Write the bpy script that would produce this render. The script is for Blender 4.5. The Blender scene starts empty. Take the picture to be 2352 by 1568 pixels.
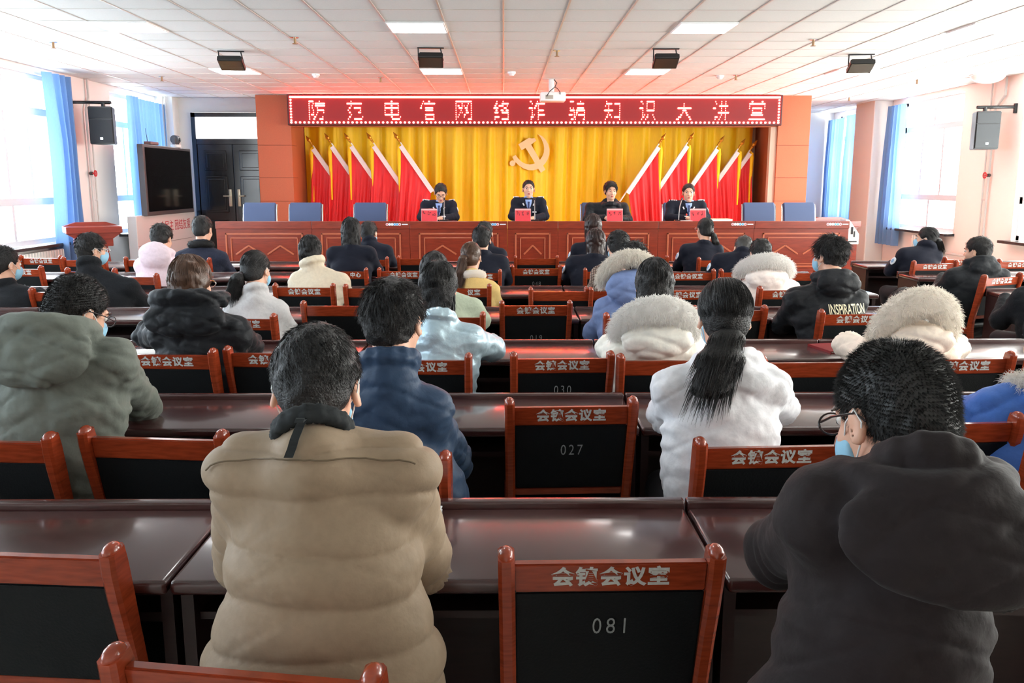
import bpy, bmesh, math, random
import numpy as np
from mathutils import Vector, Matrix

sc = bpy.context.scene
COL = sc.collection
rng = np.random.default_rng(7)
random.seed(7)

# ------------------------------------------------------------------ camera
FPX, CAMH = 2000.0, 1.62
PITCH, YAW = math.radians(10.31), math.radians(0.54)
cam_d = bpy.data.cameras.new('camera')
cam = bpy.data.objects.new('camera', cam_d); COL.objects.link(cam)
cam_d.sensor_width = 36.0
cam_d.lens = FPX / 2352.0 * 36.0
cam_d.clip_start = 0.05; cam_d.clip_end = 200
cam.location = (0, 0, CAMH)
cam.rotation_euler = (math.pi/2 - PITCH, 0, -YAW)
sc.camera = cam

# ------------------------------------------------------------------ sky, light, exposure
sc.view_settings.view_transform = 'Standard'
sc.view_settings.look = 'None'
sc.view_settings.gamma = 1.0
sc.view_settings.exposure = 0.95
sc.view_settings.use_curve_mapping = False
try:
    sc.cycles.use_denoising = True
    sc.cycles.denoiser = 'OPENIMAGEDENOISE'
    sc.cycles.max_bounces = 7
    sc.cycles.diffuse_bounces = 4
    sc.cycles.glossy_bounces = 3
    sc.cycles.transmission_bounces = 4
    sc.cycles.transparent_max_bounces = 8
    sc.cycles.sample_clamp_indirect = 8.0
    sc.cycles.caustics_reflective = False
    sc.cycles.caustics_refractive = False
    sc.cycles.use_adaptive_sampling = True
    sc.cycles.adaptive_threshold = 0.03
except Exception:
    pass
SKY = 9.0
world = bpy.data.worlds.new('sky'); sc.world = world; world.use_nodes = True
nt = world.node_tree; nt.nodes.clear()
wo = nt.nodes.new('ShaderNodeOutputWorld'); bg = nt.nodes.new('ShaderNodeBackground')
tc = nt.nodes.new('ShaderNodeTexCoord'); sx = nt.nodes.new('ShaderNodeSeparateXYZ')
mr = nt.nodes.new('ShaderNodeMapRange'); rp = nt.nodes.new('ShaderNodeValToRGB')
nt.links.new(tc.outputs['Generated'], sx.inputs[0])
mr.inputs['From Min'].default_value = -1; mr.inputs['From Max'].default_value = 1
nt.links.new(sx.outputs['X'], mr.inputs['Value'])
nt.links.new(mr.outputs[0], rp.inputs[0])
rp.color_ramp.elements[0].color = (0.55, 0.64, 0.74, 1)      # hazy sky away from the sun
rp.color_ramp.elements[1].color = (1.75, 1.70, 1.60, 1)      # brighter, warmer sky on the sun's side
nt.links.new(rp.outputs[0], bg.inputs['Color'])
bg.inputs['Strength'].default_value = SKY
nt.links.new(bg.outputs[0], wo.inputs[0])

RXW, LXW, CEIL = 7.75, -6.60, 3.23
def portal(x, y0, y1, z0, z1, d):
    l = bpy.data.lights.new('window_portal', 'AREA'); l.shape = 'RECTANGLE'
    l.size = y1-y0; l.size_y = z1-z0
    l.cycles.is_portal = True
    o = bpy.data.objects.new('window_portal', l); COL.objects.link(o)
    o.location = (x, (y0+y1)/2, (z0+z1)/2)
    o.rotation_euler = (math.pi/2, 0, math.pi/2 if d > 0 else -math.pi/2)   # faces into the room
    return o
WIN_Z0, WIN_Z1 = 0.76, 3.13
LEFT_WINDOWS = [(-0.6, 2.6), (3.9, 7.1), (8.5, 13.25), (15.15, 17.1)]  # first two on each wall are out of view, added to light the room
RIGHT_WINDOWS = [(0.4, 3.6), (4.9, 8.1), (9.5, 13.3), (15.05, 17.35), (19.1, 20.7)]
for a, b in LEFT_WINDOWS: portal(LXW-0.27, a, b, WIN_Z0, WIN_Z1, -1)
for a, b in RIGHT_WINDOWS: portal(RXW+0.27, a, b, WIN_Z0, WIN_Z1, 1)

# ------------------------------------------------------------------ pixel -> place
_f = Vector((math.sin(YAW)*math.cos(PITCH), math.cos(YAW)*math.cos(PITCH), -math.sin(PITCH)))
_r = Vector((math.cos(YAW), -math.sin(YAW), 0)); _u = _r.cross(_f)
def ray(px, py): return _r*((px-1176)/FPX) + _u*(-(py-784)/FPX) + _f
def at(px, py, Y):
    r = ray(px, py); return Vector((0, 0, CAMH)) + r*(Y/r.y)
def atx(px, py, X):
    r = ray(px, py); return Vector((0, 0, CAMH)) + r*(X/r.x)
def atz(px, py, Z):
    r = ray(px, py); return Vector((0, 0, CAMH)) + r*((Z-CAMH)/r.z)

# ------------------------------------------------------------------ materials
def lin(c):
    return tuple(((v/255)/12.92 if v/255 <= .04045 else ((v/255+.055)/1.055)**2.4) for v in c) + (1,)
MATS = {}
def mat(name, rgb, rough=.5, metal=0, spec=.5, bump=0, bscale=40, vary=0, vscale=6, stretch=None, emit=None, estr=0, sheen=0, sss=0, trans=0, coat=0, wave=None):
    if name in MATS: return MATS[name]
    m = bpy.data.materials.new(name); m.use_nodes = True
    n = m.node_tree; b = n.nodes['Principled BSDF']
    c = lin(rgb)
    b.inputs['Base Color'].default_value = c
    b.inputs['Roughness'].default_value = rough
    b.inputs['Metallic'].default_value = metal
    b.inputs['Specular IOR Level'].default_value = spec
    if sheen: b.inputs['Sheen Weight'].default_value = sheen
    if coat: b.inputs['Coat Weight'].default_value = coat; b.inputs['Coat Roughness'].default_value = .12
    if sss:
        b.inputs['Subsurface Weight'].default_value = sss
        b.inputs['Subsurface Radius'].default_value = (.012, .005, .003)
    if emit:
        b.inputs['Emission Color'].default_value = emit; b.inputs['Emission Strength'].default_value = estr
    if vary or bump:
        tcn = n.nodes.new('ShaderNodeTexCoord'); mp = n.nodes.new('ShaderNodeMapping')
        n.links.new(tcn.outputs['Object'], mp.inputs[0])
        if stretch: mp.inputs['Scale'].default_value = stretch
    if vary:
        t = n.nodes.new('ShaderNodeTexNoise'); t.inputs['Scale'].default_value = vscale; t.inputs['Detail'].default_value = 5
        n.links.new(mp.outputs[0], t.inputs['Vector'])
        cr = n.nodes.new('ShaderNodeValToRGB')
        cr.color_ramp.elements[0].position = .3; cr.color_ramp.elements[1].position = .7
        cr.color_ramp.elements[0].color = tuple(v*(1-vary) for v in c[:3]) + (1,)
        cr.color_ramp.elements[1].color = tuple(min(1, v*(1+vary)) for v in c[:3]) + (1,)
        n.links.new(t.outputs['Fac'], cr.inputs[0]); n.links.new(cr.outputs[0], b.inputs['Base Color'])
    if bump:
        t2 = n.nodes.new('ShaderNodeTexNoise'); t2.inputs['Scale'].default_value = bscale; t2.inputs['Detail'].default_value = 4
        n.links.new(mp.outputs[0], t2.inputs['Vector'])
        bp = n.nodes.new('ShaderNodeBump'); bp.inputs['Strength'].default_value = bump; bp.inputs['Distance'].default_value = .01
        n.links.new(t2.outputs['Fac'], bp.inputs['Height']); n.links.new(bp.outputs[0], b.inputs['Normal'])
    if trans:
        tr = n.nodes.new('ShaderNodeBsdfTranslucent'); tr.inputs['Color'].default_value = c
        mx = n.nodes.new('ShaderNodeMixShader'); mx.inputs[0].default_value = trans
        out = n.nodes['Material Output']
        n.links.new(b.outputs[0], mx.inputs[1]); n.links.new(tr.outputs[0], mx.inputs[2]); n.links.new(mx.outputs[0], out.inputs[0])
    MATS[name] = m
    return m
def glass(name='window_glass'):
    if name in MATS: return MATS[name]
    m = bpy.data.materials.new(name); m.use_nodes = True; n = m.node_tree; n.nodes.clear()
    out = n.nodes.new('ShaderNodeOutputMaterial'); t = n.nodes.new('ShaderNodeBsdfTransparent'); g = n.nodes.new('ShaderNodeBsdfGlossy')
    t.inputs[0].default_value = (.95, .97, .97, 1); g.inputs['Roughness'].default_value = .02
    mx = n.nodes.new('ShaderNodeMixShader'); mx.inputs[0].default_value = .06
    n.links.new(t.outputs[0], mx.inputs[1]); n.links.new(g.outputs[0], mx.inputs[2]); n.links.new(mx.outputs[0], out.inputs[0])
    MATS[name] = m; return m

M_wood   = mat('chair_wood', (152, 60, 32), .22, spec=.5, vary=.25, vscale=5, stretch=(3, 3, 22), coat=.4)
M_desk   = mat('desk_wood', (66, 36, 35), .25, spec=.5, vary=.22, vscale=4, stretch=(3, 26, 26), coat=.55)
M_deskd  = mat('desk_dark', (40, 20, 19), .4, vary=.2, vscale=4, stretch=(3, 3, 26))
M_leather= mat('chair_leather', (15, 18, 20), .55, spec=.25, bump=.15, bscale=160)
M_paint  = mat('stencil_paint', (205, 205, 200), .6, vary=.12, vscale=80)
M_paintd = mat('stencil_paint_grey', (150, 155, 155), .6, vary=.2, vscale=90)
M_table  = mat('rostrum_wood', (128, 44, 24), .3, spec=.5, vary=.2, vscale=3, stretch=(2, 2, 18), coat=.3)
M_tablem = mat('rostrum_moulding', (176, 92, 62), .28, coat=.3)
M_panelo = mat('orange_panel', (196, 104, 68), .55, vary=.05, vscale=60)
M_lwall  = mat('wall_white', (232, 228, 224), .8, bump=.04, bscale=120)
M_rwall  = mat('wall_peach', (247, 236, 229), .8, bump=.04, bscale=120)
M_grey   = mat('wall_grey', (238, 238, 234), .8)
M_tile   = mat('ceiling_tile', (226, 227, 225), .75, vary=.03, vscale=90, bump=.05, bscale=200)
M_tbar   = mat('ceiling_bar', (206, 202, 196), .38, metal=.35)
M_floor  = mat('floor_tile', (176, 172, 164), .25, vary=.06, vscale=8)
M_stagef = mat('stage_floor', (196, 140, 84), .35, vary=.15, vscale=3, stretch=(2, 20, 20))
M_white  = mat('white_paint', (240, 240, 240), .4)
M_frame  = mat('window_frame', (214, 218, 224), .35)
M_sill   = mat('window_sill', (48, 50, 54), .25)
M_blue   = mat('curtain_blue', (116, 154, 200), .75, sheen=.3, trans=.35, vary=.08, vscale=30, stretch=(8, 8, .6))
M_yellow = mat('curtain_gold', (255, 206, 6), .55, sheen=.1, vary=.06, vscale=20, stretch=(6, 6, .5))
M_red    = mat('flag_red', (222, 14, 24), .55, sheen=.3)
M_flagw  = mat('flag_white', (238, 230, 230), .6)
M_gold   = mat('gold', (214, 150, 50), .3, metal=.7)
M_fringe = mat('fringe_yellow', (255, 208, 20), .7)
M_cream  = mat('emblem_cream', (250, 216, 160), .5)
M_black  = mat('black_plastic', (20, 21, 23), .4)
M_grille = mat('speaker_grille', (44, 47, 50), .65, bump=.3, bscale=300)
M_screen = mat('screen_glass', (10, 12, 15), .12, spec=.6)
M_door   = mat('door_black', (16, 16, 18), .25, coat=.3)
M_chrome = mat('chrome', (220, 220, 222), .15, metal=1)
M_steel  = mat('pipe_paint', (206, 202, 198), .4)
M_redval = mat('valve_red', (200, 40, 45), .4)
M_office = mat('office_blue', (66, 82, 118), .6, bump=.1, bscale=200)
M_lcase  = mat('led_case', (70, 20, 24), .5)
M_paper  = mat('paper', (240, 240, 236), .7)
M_redcd  = mat('name_card', (226, 62, 72), .6)
M_lectern= mat('lectern_wood', (126, 44, 32), .3, vary=.15, vscale=3, stretch=(2, 2, 16), coat=.3)
M_radi   = mat('radiator', (228, 226, 220), .35)
M_ink    = mat('ink_red', (176, 40, 50), .6)
M_inkb   = mat('ink_black', (30, 28, 32), .6)
M_board  = mat('board_white', (214, 214, 214), .3)
def emis(name, col, s):
    return mat(name, (20, 4, 4), .6, emit=col, estr=s)
M_lamp   = mat('lamp_panel', (250, 250, 250), .5, emit=(1, .99, .97, 1), estr=9.0)
M_led    = emis('led_dot', (1, .06, .045, 1), 34)
M_ledbg  = mat('led_panel_bloom', (70, 10, 14), .6, emit=(1, .05, .06, 1), estr=.14)  # dark panel tinted red and faintly emissive to stand in for the dots' bloom

# ------------------------------------------------------------------ object helpers
def link(o): COL.objects.link(o); return o
def tag(o, label=None, cat=None, group=None, kind=None):
    if label: o['label'] = label
    if cat: o['category'] = cat
    if group: o['group'] = group
    if kind: o['kind'] = kind
    return o
def empty(name, loc, rz=0, label=None, cat=None, group=None):
    o = bpy.data.objects.new(name, None); o.empty_display_size = .1
    o.location = loc; o.rotation_euler = (0, 0, rz); link(o)
    return tag(o, label, cat, group)
def copy_tree(o, parent=None):
    c = o.copy(); COL.objects.link(c)
    if parent is not None: c.parent = parent
    for ch in list(o.children): copy_tree(ch, c)
    return c
def shade(me, on=True):
    if len(me.polygons): me.polygons.foreach_set('use_smooth', np.full(len(me.polygons), on, dtype=bool))
def mesh_np(name, V, F, m, parent=None, smooth=True):
    """V (n,3) array, F list of (k,4) or (k,3) arrays"""
    if not isinstance(F, (list, tuple)): F = [F]
    F = [f for f in F if len(f)]
    me = bpy.data.meshes.new(name)
    me.vertices.add(len(V)); me.vertices.foreach_set('co', np.ascontiguousarray(V, dtype=np.float32).ravel())
    nl = sum(f.size for f in F); npoly = sum(len(f) for f in F)
    me.loops.add(nl); me.polygons.add(npoly)
    me.loops.foreach_set('vertex_index', np.concatenate([f.ravel() for f in F]).astype(np.int32))
    st = []; p = 0
    for f in F:
        st.append(p + np.arange(len(f))*f.shape[1]); p += f.size
    me.polygons.foreach_set('loop_start', np.concatenate(st).astype(np.int32))
    me.update(calc_edges=True); me.validate()
    if smooth: shade(me)
    me.materials.append(m)
    o = bpy.data.objects.new(name, me); link(o)
    if parent is not None: o.parent = parent
    return o
class MB:
    """collects hard-surface shapes and links them as ONE mesh object"""
    def __init__(self): self.bm = bmesh.new()
    def _add(self, tmp, M):
        me = bpy.data.meshes.new('t'); tmp.to_mesh(me); tmp.free()
        if M is not None: me.transform(M)
        self.bm.from_mesh(me); bpy.data.meshes.remove(me)
        return self
    def box(self, x0, x1, y0, y1, z0, z1, bev=0, seg=2, M=None):
        t = bmesh.new(); bmesh.ops.create_cube(t, size=1)
        bmesh.ops.scale(t, vec=(x1-x0, y1-y0, z1-z0), verts=t.verts)
        bmesh.ops.translate(t, vec=((x0+x1)/2, (y0+y1)/2, (z0+z1)/2), verts=t.verts)
        if bev: bmesh.ops.bevel(t, geom=t.edges[:], offset=bev, segments=seg, affect='EDGES', profile=.5)
        return self._add(t, M)
    def cyl(self, p, q, r, r2=None, n=16, M=None):
        p, q = Vector(p), Vector(q); d = q-p
        t = bmesh.new()
        bmesh.ops.create_cone(t, cap_ends=True, segments=n, radius1=r, radius2=r if r2 is None else r2, depth=d.length)
        R = d.to_track_quat('Z', 'Y').to_matrix().to_4x4()
        t.transform(Matrix.Translation((p+q)/2) @ R)
        return self._add(t, M)
    def ball(self, c, r, s=(1, 1, 1), M=None, n=16):
        t = bmesh.new(); bmesh.ops.create_uvsphere(t, u_segments=n, v_segments=max(6, n//2), radius=r)
        t.transform(Matrix.Translation(c) @ Matrix.Diagonal((*s, 1)))
        return self._add(t, M)
    def torus(self, c, R, r, axis='Z', n=24, m=8, M=None):
        t = bmesh.new(); rows = []
        for i in range(n):
            a = 2*math.pi*i/n; row = []
            for j in range(m):
                b = 2*math.pi*j/m; q = R + r*math.cos(b)
                v = Vector((q*math.cos(a), q*math.sin(a), r*math.sin(b)))
                if axis == 'Y': v = Vector((v.x, v.z, v.y))
                if axis == 'X': v = Vector((v.z, v.x, v.y))
                row.append(t.verts.new(v+Vector(c)))
            rows.append(row)
        for i in range(n):
            for j in range(m):
                t.faces.new((rows[i][j], rows[(i+1) % n][j], rows[(i+1) % n][(j+1) % m], rows[i][(j+1) % m]))
        bmesh.ops.recalc_face_normals(t, faces=t.faces)
        return self._add(t, M)
    def tube(self, pts, r, n=8, M=None, radii=None):
        pts = [Vector(p) for p in pts]; t = bmesh.new(); rows = []
        for i, p in enumerate(pts):
            d = (pts[min(i+1, len(pts)-1)] - pts[max(i-1, 0)]).normalized()
            u = d.orthogonal().normalized() if i == 0 else (u - d*u.dot(d)).normalized()
            v = d.cross(u); rr = r if radii is None else radii[i]
            rows.append([t.verts.new(p + (u*math.cos(2*math.pi*k/n) + v*math.sin(2*math.pi*k/n))*rr) for k in range(n)])
        for a, b in zip(rows, rows[1:]):
            for k in range(n): t.faces.new((a[k], a[(k+1) % n], b[(k+1) % n], b[k]))
        t.faces.new(rows[0][::-1]); t.faces.new(rows[-1])
        return self._add(t, M)
    def bar(self, pts, wx, wd, M=None, bev=0, widths=None):
        """rectangular-section bar swept along (y,z) profile points, width wx in x centred 0, depth wd in the profile plane"""
        t = bmesh.new(); rows = []
        P = [Vector((0, a, b)) for a, b in pts]
        for i, p in enumerate(P):
            d = (P[min(i+1, len(P)-1)] - P[max(i-1, 0)]).normalized(); nn = Vector((0, -d.z, d.y))
            w = wd if widths is None else widths[i]; h = wx/2
            e = min(h, w/2)*.45
            ring = [(-h+e, -w/2), (h-e, -w/2), (h, -w/2+e), (h, w/2-e), (h-e, w/2), (-h+e, w/2), (-h, w/2-e), (-h, -w/2+e)]
            rows.append([t.verts.new(p + Vector((a, 0, 0)) + nn*b) for a, b in ring])
        for a, b in zip(rows, rows[1:]):
            for k in range(8): t.faces.new((a[k], b[k], b[(k+1) % 8], a[(k+1) % 8]))
        t.faces.new(rows[0]); t.faces.new(rows[-1][::-1])
        bmesh.ops.recalc_face_normals(t, faces=t.faces)
        return self._add(t, M)
    def prism(self, poly, y0, y1, M=None, bev=0):
        """polygon in (x,z) extruded along y"""
        t = bmesh.new()
        a = [t.verts.new((x, y0, z)) for x, z in poly]; b = [t.verts.new((x, y1, z)) for x, z in poly]
        t.faces.new(a); t.faces.new(b[::-1]); n = len(poly)
        for i in range(n): t.faces.new((a[i], b[i], b[(i+1) % n], a[(i+1) % n]))
        bmesh.ops.recalc_face_normals(t, faces=t.faces)
        if bev: bmesh.ops.bevel(t, geom=t.edges[:], offset=bev, segments=2, affect='EDGES')
        return self._add(t, M)
    def build(self, name, m, parent=None, smooth=False, loc=None):
        me = bpy.data.meshes.new(name); self.bm.to_mesh(me); self.bm.free()
        me.materials.append(m)
        if smooth:
            shade(me)
            try: me.set_sharp_from_angle(angle=math.radians(38))
            except Exception: pass
        o = bpy.data.objects.new(name, me); link(o)
        if parent is not None: o.parent = parent
        if loc is not None: o.location = loc
        return o
def text_mesh(body, size, extrude=.0006, offset=0, space=1):
    c = bpy.data.curves.new('txt', 'FONT'); c.body = body; c.size = size; c.align_x = 'CENTER'; c.align_y = 'CENTER'
    c.extrude = extrude; c.resolution_u = 3; c.offset = offset; c.space_character = space
    o = bpy.data.objects.new('txt', c); COL.objects.link(o)
    dg = bpy.context.evaluated_depsgraph_get()
    me = bpy.data.meshes.new_from_object(o.evaluated_get(dg))
    bpy.data.objects.remove(o); bpy.data.curves.remove(c)
    return me
def text_obj(name, body, size, m, parent, M, extrude=.0006, offset=0, space=1):
    me = text_mesh(body, size, extrude, offset, space); me.name = name; me.transform(M)
    me.materials.clear(); me.materials.append(m)
    o = bpy.data.objects.new(name, me); link(o)
    if parent is not None: o.parent = parent
    return o
# text lies in xy; stand it up facing -y (towards the camera)
STAND = Matrix.Rotation(math.pi/2, 4, 'X')
# ================================================================== the room
def struct(o): o['kind'] = 'structure'; return o
STG = 0.36
b = MB(); b.box(-7.2, 8.3, -3.2, 21.4, -.12, 0); struct(b.build('floor', M_floor))
# ceiling slab in panels of one mesh, tiles' seams covered by the metal bars
b = MB(); b.box(-7.0, 8.2, -3.2, 21.3, CEIL, CEIL+.1); struct(b.build('ceiling', M_tile))
b = MB()
xs = [i*.6 for i in range(-11, 13)]
ys = [9.25 + .61*i for i in range(-20, 20)]
for x in xs: b.box(x-.008, x+.008, -3, 20.9, CEIL-.006, CEIL+.002)
for y in ys: b.box(-6.6, 7.75, y-.005, y+.005, CEIL-.005, CEIL+.002)
struct(b.build('trim_1', M_tbar))
def side_wall(name, x0, x1, wins, y0, y1, m):
    b = MB(); p = y0
    for a, c in wins:
        b.box(x0, x1, p, a, 0, CEIL+.05)
        b.box(x0, x1, a, c, 0, WIN_Z0); b.box(x0, x1, a, c, WIN_Z1, CEIL+.05); p = c
    b.box(x0, x1, p, y1, 0, CEIL+.05)
    return struct(b.build(name, m))
side_wall('wall_left', LXW-.25, LXW, LEFT_WINDOWS, -3, 17.6, M_lwall)
side_wall('wall_right', RXW, RXW+.25, RIGHT_WINDOWS, -3, 21.2, M_rwall)
b = MB(); b.box(-7.0, 8.1, -3.2, -3, 0, CEIL+.05); struct(b.build('wall_rear', M_lwall))
b = MB()
b.box(LXW, -6.02, 17.4, 17.6, 0, CEIL+.05); b.box(-6.02, -4.5, 17.4, 17.6, 2.96, CEIL+.05)
b.box(-4.56, -4.3, 17.4, 17.6, 0, CEIL+.05); b.box(LXW, LXW+.32, 17.1, 17.4, 0, CEIL+.02)
struct(b.build('wall_front', M_grey))
b = MB(); b.box(-4.1, 5.4, 18.3, 18.5, 0, CEIL+.05); struct(b.build('wall_stage', M_grey))
b = MB(); b.box(5.2, RXW, 20.95, 21.2, 0, CEIL+.05); b.box(6.95, 7.12, 20.86, 20.95, 0, CEIL); struct(b.build('wall_recess', M_grey))
b = MB(); b.box(7.38, RXW, 17.8, 18.75, 0, CEIL+.02, .02); struct(b.build('wall_pillar', M_lwall))
b = MB()
b.box(-4.62, -3.98, 16.8, 18.2, 0, CEIL)
struct(b.build('wall_stage_left', M_panelo))
b = MB(); b.box(5.17, 5.77, 16.8, 20.95, 0, CEIL); struct(b.build('wall_stage_right', M_panelo))
b = MB(); b.box(-3.98, 5.17, 16.84, 17.0, 2.66, CEIL); struct(b.build('wall_stage_header', M_panelo))
b = MB()                                                            # dark joints between the cladding panels
for x0, x1 in ((-4.622, -3.978), (5.168, 5.772)):
    for z in (.62, 1.28, 1.72, 2.32): b.box(x0, x1, 16.796, 17.2, z-.003, z+.003)
struct(b.build('trim_2', mat('joint_dark', (110, 48, 28), .7)))
b = MB(); b.box(5.05, 5.17, 16.86, 17.0, STG, 2.66); struct(b.build('trim_3', mat('jamb_beige', (222, 196, 176), .6)))
# stage
b = MB(); b.box(-4.9, 4.92, 11.62, 18.3, .02, STG, .006); struct(b.build('floor_stage', M_stagef))
b = MB(); b.box(-4.92, 4.94, 11.6, 11.66, STG-.035, STG+.004, .006); struct(b.build('trim_4', mat('stage_nosing', (226, 214, 190), .35)))

# ---- windows
def window(n, side, y0, y1, rails=(1.36, 2.62)):
    x = (LXW-.12) if side < 0 else (RXW+.12)
    root = struct(empty('window_%d' % n, (x, (y0+y1)/2, WIN_Z0)))
    h = WIN_Z1-WIN_Z0; w = y1-y0
    f = MB(); t = .045
    f.box(-t, t, -w/2, -w/2+.07, 0, h); f.box(-t, t, w/2-.07, w/2, 0, h)
    f.box(-t, t, -w/2, w/2, 0, .07); f.box(-t, t, -w/2, w/2, h-.06, h)
    for r in rails: f.box(-t, t, -w/2, w/2, r-WIN_Z0-.05, r-WIN_Z0+.05)
    k = max(2, round(w/1.15))
    for i in range(1, k):
        yy = -w/2 + w*i/k
        f.box(-t*.8, t*.8, yy-.03, yy+.03, 0, rails[0]-WIN_Z0)
        f.box(-t*.8, t*.8, yy-.03, yy+.03, rails[1]-WIN_Z0, h)
    k2 = k*2 if w > 3 else k+1
    for i in range(1, k2):
        yy = -w/2 + w*i/k2
        f.box(-t*.9, t*.5, yy-.028, yy+.028, rails[0]-WIN_Z0, rails[1]-WIN_Z0)
    fo = f.build('window_frame', M_frame, root); struct(fo)
    g = MB(); g.box(-.004, .004, -w/2+.03, w/2-.03, .03, h-.03)
    struct(g.build('glass_pane', glass(), root))
    s = MB()
    if side < 0: s.box(.1, .30, -w/2-.06, w/2+.06, -.045, 0, .008)
    else: s.box(-.30, -.1, -w/2-.06, w/2+.06, -.045, 0, .008)
    struct(s.build('window_sill', M_sill, root))
    return root
n = 1
for a, c in LEFT_WINDOWS: window(n, -1, a, c); n += 1
for a, c in RIGHT_WINDOWS: window(n, 1, a, c); n += 1

# ---- radiators below the windows
def radiator(x, y0, y1, side, label):
    r = empty('radiator', (x, (y0+y1)/2, .12), 0, label, 'radiator')
    f = MB(); w = y1-y0; k = int(w/.075)
    for i in range(k):
        y = -w/2 + (i+.5)*w/k
        f.box(-.04, .04, y-.026, y+.026, 0, .56, .018)
    f.build('column_section', M_radi, r, smooth=True)
    p = MB(); p.cyl((0, -w/2-.05, .05), (0, w/2+.05, .05), .018); p.cyl((0, -w/2-.05, .51), (0, w/2+.05, .51), .018)
    for s in (-1, 1): p.box(-.03, .03, s*w/2*.8-.02, s*w/2*.8+.02, -.12, .02)
    p.build('pipe', M_steel, r, smooth=True)
radiator(LXW+.14, 9.6, 13.0, -1, 'white column radiator under the large left window')
radiator(LXW+.14, 15.3, 16.5, -1, 'grey column radiator beneath the window behind the lectern')
radiator(RXW-.14, 15.2, 16.2, 1, 'white radiator below the right window beside the seated officer in a mask')

# ---- curtains
def curtain(name, pts, z0, z1, amp, period, m, label, cat='curtain', res=90, tiek=None, seed=0, name_part=None):
    """pleated cloth along the plan polyline pts, bunched where tiek says"""
    r = np.random.default_rng(seed)
    P = np.array(pts, float); seg = np.linalg.norm(np.diff(P, axis=0), axis=1); L = seg.sum(); cum = np.concatenate([[0], np.cumsum(seg)])
    ns = max(24, int(L/period*14)); nz = 26
    s = np.linspace(0, L, ns); X = np.interp(s, cum, P[:, 0]); Y = np.interp(s, cum, P[:, 1])
    d = (P[-1]-P[0])/np.linalg.norm(P[-1]-P[0]); nrm = np.array([-d[1], d[0]])
    ph = 2*np.pi*s/period + .9*np.sin(2*np.pi*s/(period*5.3)+seed) + .5*np.sin(2*np.pi*s/(period*2.7)+1.3*seed)
    V = np.zeros((nz, ns, 3)); zz = np.linspace(z1, z0, nz)
    for j, z in enumerate(zz):
        t = j/(nz-1); a = amp*(.55+.45*min(1, t*3))
        off = a*(np.sin(ph + .25*np.sin(3*t+s*2)) + .28*np.sin(2.1*ph+2*t))
        sx = 0
        if tiek: sx = tiek(t)*(s-L/2)
        V[j, :, 0] = X + nrm[0]*off + d[0]*sx; V[j, :, 1] = Y + nrm[1]*off + d[1]*sx; V[j, :, 2] = z
    V = V.reshape(-1, 3); i, j = np.meshgrid(np.arange(nz-1), np.arange(ns-1), indexing='ij'); q = (i*ns+j).ravel()
    F = np.stack([q, q+1, q+ns+1, q+ns], 1)
    if name_part:
        return mesh_np(name, V, F, m)
    o = mesh_np(name, V, F, m)
    return tag(o, label, cat)
bx = LXW+.16
curtain('window_curtain', [(bx, 12.75), (bx, 13.5)], .28, 3.16, .075, .17, M_blue, 'blue curtain bunched at the near left window beside the speaker', tiek=lambda t: -.25*math.sin(math.pi*min(1, t*1.3)), seed=1)
curtain('window_curtain', [(bx, 15.5), (bx, 15.85)], .25, 3.1, .05, .12, M_blue, 'narrow gathered blue curtain edge behind the lectern', seed=2)
curtain('window_curtain', [(bx, 15.85), (bx, 17.1)], .25, 3.08, .045, .16, M_blue, 'wide drawn blue curtain behind the big wall screen', seed=3)
rxc = RXW-.16
curtain('window_curtain', [(rxc, 16.95), (rxc, 17.6)], .42, 3.1, .06, .16, M_blue, 'pale blue curtain hanging beside the right white pillar', tiek=lambda t: .2*t, seed=4)
curtain('window_curtain', [(rxc, 18.85), (rxc, 19.75)], .2, 3.08, .05, .15, M_blue, 'drawn blue curtain just behind the white pillar at right', tiek=lambda t: .08*t, seed=5)
curtain('window_curtain', [(rxc, 19.85), (rxc, 20.85)], .2, 3.05, .05, .15, M_blue, 'drawn blue curtain in the corner by the orange column at right', seed=6)
# stage backdrop
bd = curtain('stage_backdrop', [(-3.96, 17.85), (5.0, 17.85)], STG+.02, 3.05, .055, .34, M_yellow, 'pleated golden yellow stage curtain behind the flags', seed=11)

# ---- black double door with the self-glowing transom
d = struct(empty('door_1', (-5.26, 17.36, 0)))
f = MB(); f.box(-.76, -.68, -.06, .04, 0, 2.95); f.box(.68, .76, -.06, .04, 0, 2.95); f.box(-.76, .76, -.06, .04, 2.87, 2.95); f.box(-.7, .7, -.05, .03, 2.36, 2.46)
f.box(-.70, .70, .012, .03, 0, 2.4)
struct(f.build('door_frame', M_door, d))
for s in (-1, 1):
    g = MB(); x0, x1 = (-.675, -.005) if s < 0 else (.005, .675)
    g.box(x0, x1, -.03, .01, .01, 2.36, .006)
    for z0, z1 in ((.2, .9), (1.05, 1.75), (1.86, 2.24)):
        g.box(x0+.12, x1-.12, -.045, -.025, z0, z1, .012); g.box(x0+.17, x1-.17, -.053, -.03, z0+.05, z1-.05, .01)
    lf = struct(g.build('door_leaf', M_door, d))
    h = MB(); xx = s*.085; h.box(xx-.03, xx+.03, -.05, -.03, 1.17, 1.5, .008); h.cyl((xx, -.05, 1.37), (xx, -.1, 1.37), .012); h.cyl((xx, -.1, 1.37), (xx+s*.12, -.1, 1.37), .011)
    struct(h.build('door_handle', mat('handle_plate', (206, 196, 170), .3, metal=.5), lf, smooth=True))
g = MB(); g.box(-.68, .68, -.01, 0, 2.46, 2.87); struct(g.build('glass_pane', mat('transom_glow', (250, 250, 250), .4, emit=(1, 1, 1, 1), estr=2.2), d))  # pane emits by itself, standing in for light behind the glass

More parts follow.
